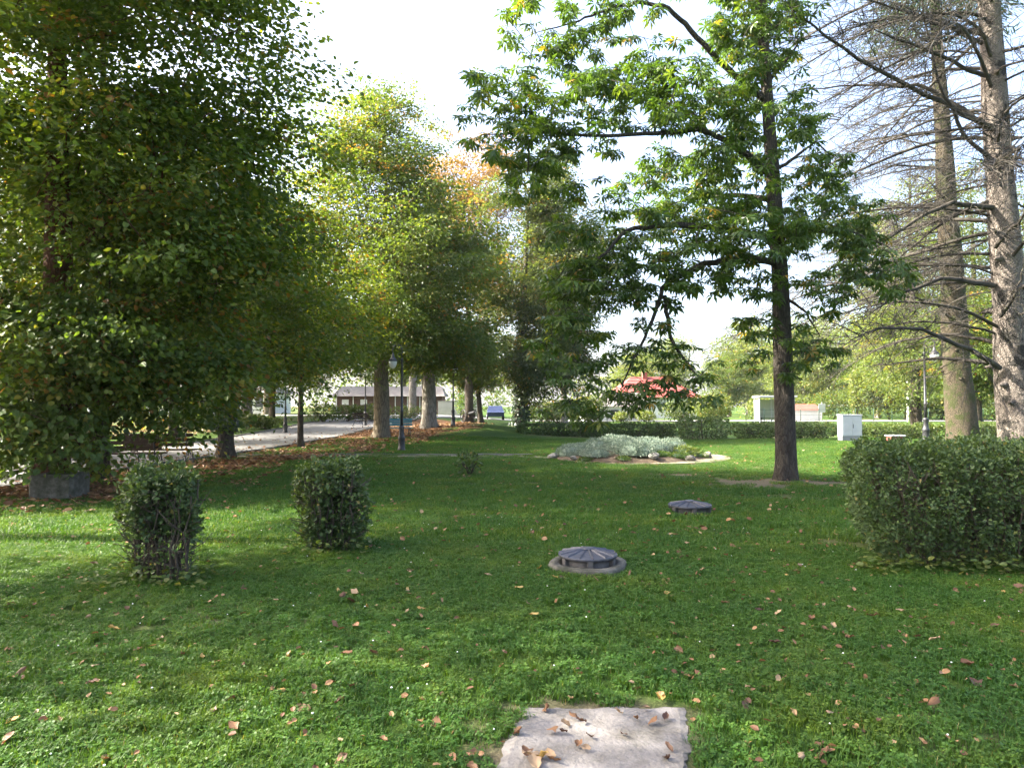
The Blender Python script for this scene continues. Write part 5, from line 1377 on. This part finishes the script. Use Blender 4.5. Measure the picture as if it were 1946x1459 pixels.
# ------------------------------------------------------------------ buildings
def house():
    hb = at_ground(*(W(1248, 797, 88)[:2]))
    r = empty('house', hb, .06); tag(r, 'white house with steep red tiled roof beyond the hedge', 'house')
    wl = MB().box(-5.2, 5.2, 0, 8, -.3, 2.75).obj('wall', M['plaster'], r)
    mb = MB(); mb.add([(-5.7, -.6, 2.72), (5.7, -.6, 2.72), (5.7, 8.6, 2.72), (-5.7, 8.6, 2.72), (-2.4, 4, 5.5), (2.4, 4, 5.5)], [[(0, 1, 5, 4), (2, 3, 4, 5), (0, 3, 2, 1)], [(1, 2, 5), (3, 0, 4)]])
    rf = mb.obj('roof', M['roof_red'], r, smooth=False)
    tl_ = MB(); tl_.box(-.02, .02, -.5, .5, 0, .05)
    tm = tl_.mesh('tile_row', M['roof_red'])
    for k in range(7):
        f = (k + .5) / 7; y = -.6 + f * 4.6; z = 2.72 + f * 2.78; hw = 5.7 - f * 3.3
        mb = MB(); mb.box(-hw, hw, y - .03, y + .03, z - .01, z + .05); mb.obj('tile_row', M['roof_red'], rf)
    MB().box(-.9, -.3, 3.4, 4.0, 4.6, 6.1).obj('chimney', M['red_brown'], rf)
    for x in (-3.6, -1.2, 1.2, 3.6):
        wn_ = MB().box(x - .5, x + .5, -.05, .06, .95, 2.15).obj('window', M['white'], r)
        for s_ in (-1, 1): MB().box(x + s_ * .23 - .19, x + s_ * .23 + .19, -.065, -.052, 1.03, 2.07).obj('pane', M['window'], wn_)
    o = empty('outbuilding', at_ground(*(W(1172, 799, 68)[:2])), .03); tag(o, 'low white outbuilding with dark windows and grey roof', 'building')
    MB().box(-3.2, 3.2, 0, 4, -.3, 1.5).obj('wall', M['plaster'], o)
    mb = MB(); mb.add([(-3.5, -.4, 1.48), (3.5, -.4, 1.48), (3.5, 4.4, 1.48), (-3.5, 4.4, 1.48), (-2.9, 2, 2.9), (2.9, 2, 2.9)], [[(0, 1, 5, 4), (2, 3, 4, 5), (0, 3, 2, 1)], [(1, 2, 5), (3, 0, 4)]]); mb.obj('roof', M['roof_grey'], o, smooth=False)
    for x, w_ in ((-.2, .42), (1.6, .32), (2.5, .32), (-2.2, .42)):
        q_ = MB().box(x - w_ - .06, x + w_ + .06, -.05, .05, .25, 1.22).obj('window', M['white'], o)
        MB().box(x - w_, x + w_, -.066, -.052, .32, 1.16).obj('pane', M['window'], q_)
house()

sd = empty('shed_row', at_ground(-17.5, 78), .0); tag(sd, 'low brown timber sheds with white door frames', 'shed')
MB().box(-2.6, 9.5, .06, 4, -.3, 2.1).obj('wall', M['plank_brown'], sd)
pk = MB().box(-.115, .115, 0, .03, -.2, 2.08, .006).mesh('plank', M['plank_brown'])
for k in range(48): link('plank', pk, sd, (-2.42 + k * .248, .025 + rng.uniform(0, .012), 0))
for x in (-2.5, -.6, 1.8, 4.2, 5.6, 7.0, 8.4): MB().box(x - .05, x + .05, -.06, .018, -.2, 2.09).obj('post', M['white'], sd)
mb = MB(); mb.add([(-3.0, -.7, 2.12), (9.9, -.7, 2.12), (9.9, 4.5, 2.12), (-3.0, 4.5, 2.12), (-2.4, 1.9, 3.3), (9.3, 1.9, 3.3)], [[(0, 1, 5, 4), (2, 3, 4, 5), (0, 3, 2, 1)], [(1, 2, 5), (3, 0, 4)]]); mb.obj('roof', M['roof_grey'], sd, smooth=False)
for x in (-1.5, .6): MB().box(x - .38, x + .38, -.03, .015, 1.15, 1.75).obj('window', M['white'], sd)
gw = empty('garden_wall', at_ground(-8.0, 76)); tag(gw, 'low grey plastered wall beside the sheds', 'wall')
MB().box(-.2, 4.4, 0, .25, -.2, 1.5, .01).obj('body', M['plaster_grey'], gw); MB().box(-.3, 4.5, -.05, .3, 1.502, 1.58, .01).obj('coping', M['concrete'], gw)
lw = empty('long_house', at_ground(-46, 92)); tag(lw, 'pale long low house glimpsed through the left trees', 'house')
MB().box(-14, 14, 0, 7, -.3, 2.8).obj('wall', M['plaster'], lw)
mb = MB(); mb.add([(-14.6, -.6, 2.82), (14.6, -.6, 2.82), (14.6, 7.6, 2.82), (-14.6, 7.6, 2.82), (-12, 3.5, 5.4), (12, 3.5, 5.4)], [[(0, 1, 5, 4), (2, 3, 4, 5), (0, 3, 2, 1)], [(1, 2, 5), (3, 0, 4)]]); mb.obj('roof', M['roof_grey'], lw, smooth=False)
for x in np.arange(-12, 13, 3.0): MB().box(x - .5, x + .5, -.04, .03, .9, 2.1).obj('window', M['window'], lw)

# ------------------------------------------------------------------ grass
def blade_patch(seed, n, span, h, wdt, clover):
    g = np.random.default_rng(seed)
    p = np.stack([g.uniform(-span / 2, span / 2, n), g.uniform(-span / 2, span / 2, n), np.full(n, -.004)], 1)
    a = g.uniform(0, 6.28, n); hh = h * g.uniform(.45, 1.25, n); ln = g.uniform(.15, 1.0, n) * hh
    d = np.stack([np.cos(a), np.sin(a), np.zeros(n)], 1); s = np.stack([-np.sin(a), np.cos(a), np.zeros(n)], 1) * wdt * g.uniform(.7, 1.3, (n, 1))
    up = np.array([0, 0, 1.0])
    V = np.stack([p - s, p + s, p + d * (ln * .35)[:, None] + up * (hh * .62)[:, None] - s * .8, p + d * (ln * .35)[:, None] + up * (hh * .62)[:, None] + s * .8, p + d * ln[:, None] + up * hh[:, None]], 1)
    o = np.arange(n)[:, None] * 5
    F4 = (o + np.array([[0, 1, 3, 2]])); F3 = (o + np.array([[2, 3, 4]]))
    tn = np.repeat(np.clip(g.normal(.45, .25, n), 0, 1), 5)
    V = V.reshape(-1, 3)
    m_ = clover
    c = np.stack([g.uniform(-span / 2, span / 2, m_), g.uniform(-span / 2, span / 2, m_), g.uniform(.4, 1.0, m_) * h * .85], 1)
    a = g.uniform(0, 6.28, m_)
    TV, TF = np.array([(0, 0, 0), (.45, .38, .02), (.95, .25, 0), (.95, -.25, 0), (.45, -.38, .02)]), np.array([(0, 4, 3, 2, 1)])
    lv = []
    for k in range(3):
        ax = np.stack([np.cos(a + k * 2.09), np.sin(a + k * 2.09), g.normal(0, .25, m_)], 1)
        lv.append(place_leaves((TV, np.array([(0, 4, 3), (0, 3, 2), (0, 2, 1)])), c, ax, unit(np.stack([g.normal(0, .3, m_), g.normal(0, .3, m_), np.ones(m_)], 1)), g.uniform(.010, .02, m_), np.clip(g.normal(.5, .2, m_), 0, .94)))
    Vs = [V]; F3s = [F3]; Ts = [tn]; off = len(V)
    for (v_, f_, t_) in lv: Vs.append(v_); F3s.append(f_ + off); Ts.append(t_); off += len(v_)
    me = mesh_np('grass_patch', np.concatenate(Vs), [F4, np.concatenate(F3s)], M['grass'], False, {'tint': np.concatenate(Ts)})
    return bpy.data.objects.new('grass_patch', me)


def scatter(name, label, pts, rots, scl, idx, sources, cat):
    me = bpy.data.meshes.new(name); me.vertices.add(len(pts)); me.vertices.foreach_set('co', np.asarray(pts, np.float32).ravel())
    at = me.attributes.new('rot', 'FLOAT_VECTOR', 'POINT'); at.data.foreach_set('vector', np.asarray(rots, np.float32).ravel())
    at = me.attributes.new('scl', 'FLOAT_VECTOR', 'POINT'); at.data.foreach_set('vector', np.asarray(scl, np.float32).ravel())
    at = me.attributes.new('pick', 'INT', 'POINT'); at.data.foreach_set('value', np.asarray(idx, np.int32))
    o = link(name, me); tag(o, label, cat, None, 'stuff')
    gt = bpy.data.node_groups.new(name, 'GeometryNodeTree')
    gt.interface.new_socket('Geometry', in_out='INPUT', socket_type='NodeSocketGeometry'); gt.interface.new_socket('Geometry', in_out='OUTPUT', socket_type='NodeSocketGeometry')
    N = gt.nodes; L = gt.links
    gi = N.new('NodeGroupInput'); go = N.new('NodeGroupOutput'); ip = N.new('GeometryNodeInstanceOnPoints'); jn = N.new('GeometryNodeJoinGeometry')
    for s_ in reversed(sources):
        oi = N.new('GeometryNodeObjectInfo'); oi.inputs['Object'].default_value = s_; oi.inputs['As Instance'].default_value = True
        L.new(oi.outputs['Geometry'], jn.inputs[0])
    def na(nm, tp):
        q_ = N.new('GeometryNodeInputNamedAttribute'); q_.data_type = tp; q_.inputs['Name'].default_value = nm; return q_.outputs[0]
    L.new(gi.outputs[0], ip.inputs['Points']); L.new(jn.outputs[0], ip.inputs['Instance']); ip.inputs['Pick Instance'].default_value = True
    L.new(na('pick', 'INT'), ip.inputs['Instance Index']); L.new(na('rot', 'FLOAT_VECTOR'), ip.inputs['Rotation']); L.new(na('scl', 'FLOAT_VECTOR'), ip.inputs['Scale'])
    L.new(ip.outputs[0], go.inputs[0])
    o.modifiers.new('scatter', 'NODES').node_group = gt
    return o


def lawn_ok(x, y, margin=0.0):
    ok = ~(on_path(x, y) | on_track(x, y) | on_ring(x, y) | (bed_r(x, y) < 2.7) | on_slab(x, y))
    ok &= ~(np.hypot(x - cb[0], y - cb[1]) < .3)
    for (hx, hy) in ((1117, 1079),):
        p = G(hx, hy); ok &= np.hypot(x - p[0], y - p[1]) > .36 + .06 * vnoise(x * 6, y * 6, 4)
    p = G(1311, 972); ok &= np.hypot(x - p[0], y - p[1]) > .33
    for (x0, x1, y0, y1) in HEDGES: ok &= ~((x > x0 + .22) & (x < x1 - .22) & (y > y0 + .22) & (y < y1 - .22))
    return ok

def lawn_points(step, y0, y1, seed, spread=.80, xmin=-99):
    g = np.random.default_rng(seed)
    gx, gy = np.meshgrid(np.arange(-40, 40, step), np.arange(y0, y1, step))
    x = (gx + g.uniform(-.4, .4, gx.shape) * step).ravel(); y = (gy + g.uniform(-.4, .4, gx.shape) * step).ravel()
    k = (np.abs(x) < y * spread + 1.6)
    x, y = x[k], y[k]
    k = lawn_ok(x, y) | (on_track(x, y) & (g.uniform(0, 1, len(x)) < .5))
    thin = 1 - .93 * np.clip(ss(.35, .9, bare_amt(x, y)) + .75 * ss(.5, .95, litter_amt(x, y)), 0, 1)
    k &= g.uniform(0, 1, len(x)) < thin
    return x[k], y[k], g

near = [blade_patch(300 + s_, 170, .15, .042, .0019, 26) for s_ in range(6)]
x, y, g = lawn_points(.125, 2.3, 8.0, 1)
n = len(x); print('near patches', n)
hs = .75 + .7 * vnoise(x * 1.3, y * 1.3, 33)
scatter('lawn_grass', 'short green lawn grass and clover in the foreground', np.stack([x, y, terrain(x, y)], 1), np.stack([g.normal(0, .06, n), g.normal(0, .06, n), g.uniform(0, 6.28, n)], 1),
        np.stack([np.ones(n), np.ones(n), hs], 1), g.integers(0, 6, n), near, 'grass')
mid = [blade_patch(320 + s_, 260, .42, .05, .0042, 30) for s_ in range(6)]
x, y, g = lawn_points(.30, 8.0, 34, 2)
n = len(x); print('mid patches', n)
hs = .65 + .7 * vnoise(x * .9, y * .9, 34)
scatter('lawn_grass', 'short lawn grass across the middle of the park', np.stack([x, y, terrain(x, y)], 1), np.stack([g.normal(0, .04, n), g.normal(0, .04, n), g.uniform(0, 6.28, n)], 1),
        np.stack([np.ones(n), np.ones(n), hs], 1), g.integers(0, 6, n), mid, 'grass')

# ------------------------------------------------------------------ fallen leaves
def curled(seed, curl, rough_=.45, narrow=.42):
    """dry leaf, curled along and across"""
    g = np.random.default_rng(seed); nu, nv = 6, 5; V = []
    for i_ in range(nu):
        t = i_ / (nu - 1); wd = narrow * math.sin(math.pi * (.06 + .9 * t) ** .85) * g.uniform(.72, 1.2)
        for j_ in range(nv):
            s_ = j_ / (nv - 1) - .5
            ang = s_ * curl * 2
            V.append(((t - .5) + g.normal(0, .03), math.sin(ang) / max(curl, .2) * wd * 1.0, (1 - math.cos(ang)) / max(curl, .2) * wd + .16 * curl * (t - .5) ** 2 + g.normal(0, rough_ * .12) + .02))
    F = [(i_ * nv + j_, (i_ + 1) * nv + j_, (i_ + 1) * nv + j_ + 1, i_ * nv + j_ + 1) for i_ in range(nu - 1) for j_ in range(nv - 1)]
    V.append((-.5 - .22, .02, .05)); V.append((-.5, .012, .03)); V.append((-.5, -.012, .03)); b0 = nu * nv
    return np.array(V), np.array(F), np.array([(b0, b0 + 1, b0 + 2)])
kinds = [('reddish brown', [(0, (.11, .055, .028)), (1, (.19, .100, .048))]), ('pale tan', [(0, (.22, .145, .08)), (1, (.33, .23, .14))]), ('dark brown', [(0, (.07, .035, .022)), (1, (.13, .07, .04))]), ('yellowish', [(0, (.33, .21, .06)), (1, (.40, .29, .10))])]
kmats = [leaf('fallen_' + k_.replace(' ', '_'), st, trans=.18, tcol=(1.2, 1, .7), rough=.6, objrand=True) for k_, st in kinds]
fm = {}
for ki in range(4):
    for v_ in range(5):
        V, F, F3 = curled(400 + v_, (.5, .9, 1.3, .3, 1.1)[v_], narrow=(.42, .36, .30, .46, .38)[v_])
        fm[ki, v_] = mesh_np('fallen_leaf', V, [F, F3], kmats[ki], True)
g = np.random.default_rng(55)
cnt = 0
def drop(x, y, z, on, size, ki):
    vi_ = int(g.integers(0, 5))
    o = link('fallen_leaf', fm[ki, vi_], None, (x, y, z), (g.normal(0, .35), g.normal(0, .3), g.uniform(0, 6.28)), (size, size, size))
    if g.uniform() < .25: o.rotation_euler[0] += math.pi * .9; o.location.z += size * .2
    shp = ('slightly curled', 'curled', 'tightly rolled', 'nearly flat', 'cupped')[vi_]
    if on == 'slab':
        where = ('far' if y > 3.45 else 'near' if y < 3.2 else 'middle') + (' left part' if x < .3 else ' right part' if x > .6 else ' centre') + ' of the concrete slab'
    else:
        marks = [('the concrete slab', .45, 3.3), ('the ringed manhole lid', .75, 6.8), ('the bare-stemmed hedge stub', -3.3, 6.6), ('the leafy hedge stub', -2.1, 7.9), ('the big clipped hedge', 4.2, 7.0), ('the grass-set manhole lid', 2.8, 10.5),
                 ('the bottom left corner', -2.2, 3.0), ('the bottom right corner', 2.3, 3.0), ('the left edge of the picture', -4.2, 5.3), ('the right edge of the picture', 3.9, 5.0), ('the lawn centre', -.8, 4.8), ('the lawn right of centre', 1.9, 4.6)]
        where = min(marks, key=lambda m_: (m_[1] - x) ** 2 + (m_[2] - y) ** 2)[0]
        where = 'lawn near ' + where if not where.startswith('the lawn') else where[4:]
    tag(o, kinds[ki][0] + ' ' + shp + ' leaf on the ' + where, 'leaf', 'fallen leaves on the ' + where)
for (u, v, s_, ki) in [(1040, 1345, .10, 0), (1092, 1362, .085, 0), (1075, 1375, .08, 1), (1105, 1370, .09, 2), (1050, 1388, .08, 0), (1070, 1390, .07, 2), (1120, 1398, .07, 2), (1185, 1395, .07, 2), (1175, 1352, .08, 1), (1210, 1365, .06, 0), (1240, 1372, .08, 0), (1265, 1362, .08, 2),
                       (1100, 1415, .09, 0), (1112, 1422, .07, 1), (1010, 1435, .12, 1), (1030, 1440, .13, 3), (1045, 1436, .1, 1), (1000, 1428, .09, 0), (1055, 1445, .08, 0), (1015, 1448, .11, 1), (1272, 1420, .08, 2), (1268, 1440, .09, 2), (1228, 1345, .06, 1), (985, 1390, .09, 0)]:
    p = W(u, v, 3.3); d_ = ray(u, v); t_ = (zs + .012 - EYE) / d_[2]
    drop(d_[0] * t_, d_[1] * t_, zs + .016, 'slab' if on_slab(d_[0] * t_, d_[1] * t_) else 'lawn', s_ * .72, ki)
tot = 0
while tot < 268:
    y_ = 2.6 + 5.2 * g.uniform() ** .9; x_ = g.uniform(-1, 1) * (y_ * .78 + .4)
    if not bool(lawn_ok(np.array(x_), np.array(y_))): continue
    if vnoise(np.array(x_ * .9), np.array(y_ * .9), 66) < .35 and g.uniform() < .6: continue
    drop(x_, y_, float(terrain(x_, y_)) + g.uniform(.020, .042), 'lawn', g.uniform(.028, .082), int(g.choice(4, p=[.46, .27, .19, .08]))); tot += 1
# the many further ones
def litter_mesh(name, label, n, y0, y1, seed, dens, size, z0, z1):
    g = np.random.default_rng(seed); y_ = y0 + (y1 - y0) * g.uniform(0, 1, n); x_ = g.uniform(-1, 1, n) * (y_ * .80 + 1.5)
    k = g.uniform(0, 1, n) < dens(x_, y_)
    x_, y_ = x_[k], y_[k]; n = len(x_); a = g.uniform(0, 6.28, n)
    z_ = terrain(x_, y_) + g.uniform(z0, z1, n) + np.where(on_path(x_, y_), .01, 0)
    V, F, tt = place_leaves((np.array([(0, 0, 0), (.3, .34, .10), (.75, .28, .14), (1, 0, .05), (.75, -.28, .1), (.3, -.34, .14)]), np.array([(0, 3, 2), (0, 2, 1), (0, 5, 4), (0, 4, 3)])), np.stack([x_, y_, z_], 1), np.stack([np.cos(a), np.sin(a), g.normal(0, .3, n)], 1),
                            unit(np.stack([g.normal(0, .5, n), g.normal(0, .5, n), np.ones(n)], 1)), size * g.uniform(.6, 1.3, n), g.uniform(0, 1, n))
    o = link(name, mesh_np(name, V, [F], M['litter'], False, {'tint': tt})); tag(o, label, 'leaves', None, 'stuff'); print(name, n)
litter_mesh('leaf_litter', 'thick brown leaf litter under the avenue trees and along the path', 260000, 8, 46, 5, lambda x, y: np.where(on_path(x, y), .035 * (x > path_right(y) - 1.2) + .008, np.clip(litter_amt(x, y), 0, 1) ** 2.0 * .55) * (bed_r(x, y) > 2.6), .12, .004, .045)
litter_mesh('scattered_leaves', 'single brown leaves scattered thinly over the farther lawn', 3600, 7.8, 30, 6, lambda x, y: .75 * lawn_ok(x, y) * (x > -6), .07, .03, .05)
litter_mesh('small_litter', 'tiny dry leaf bits caught in the near grass', 1900, 2.4, 8, 7, lambda x, y: (.45 + .5 * (x > .8)) * lawn_ok(x, y), .038, .018, .045)
# daisies
g = np.random.default_rng(9); n = 110
y_ = 2.8 + 8 * g.uniform(0, 1, n); x_ = g.uniform(-1, 1, n) * y_ * .78; k = lawn_ok(x_, y_); x_, y_ = x_[k], y_[k]
mb = MB()
for xx_, yy_ in zip(x_, y_):
    z_ = float(terrain(xx_, yy_)) + g.uniform(.045, .065); r_ = g.uniform(.004, .007)
    mb.lathe([(r_, z_), (r_ * .8, z_ + .004), (.001, z_ + .005)], c=(xx_, yy_, 0), sides=6)
tag(mb.obj('daisies', M['daisy']), 'tiny white daisies dotted through the grass', 'flowers', None, 'stuff')

# ------------------------------------------------------------------ autumn haze over the whole park
hz = MB(); hz.box(-1620, 1620, -1620, 1620, -1.2, 40)
hm = bpy.data.materials.new('haze'); hm.use_nodes = True; hn = hm.node_tree
for n_ in list(hn.nodes):
    if n_.type == 'BSDF_PRINCIPLED': hn.nodes.remove(n_)
pv_ = hn.nodes.new('ShaderNodeVolumePrincipled'); pv_.inputs['Color'].default_value = (.92, .94, .96, 1); pv_.inputs['Density'].default_value = .0002; pv_.inputs['Anisotropy'].default_value = .3
hn.links.new(pv_.outputs[0], hn.nodes['Material Output'].inputs['Volume'])
tag(hz.obj('haze', hm, smooth=False), 'thin pale autumn haze in the air of the park', 'haze', None, 'stuff')
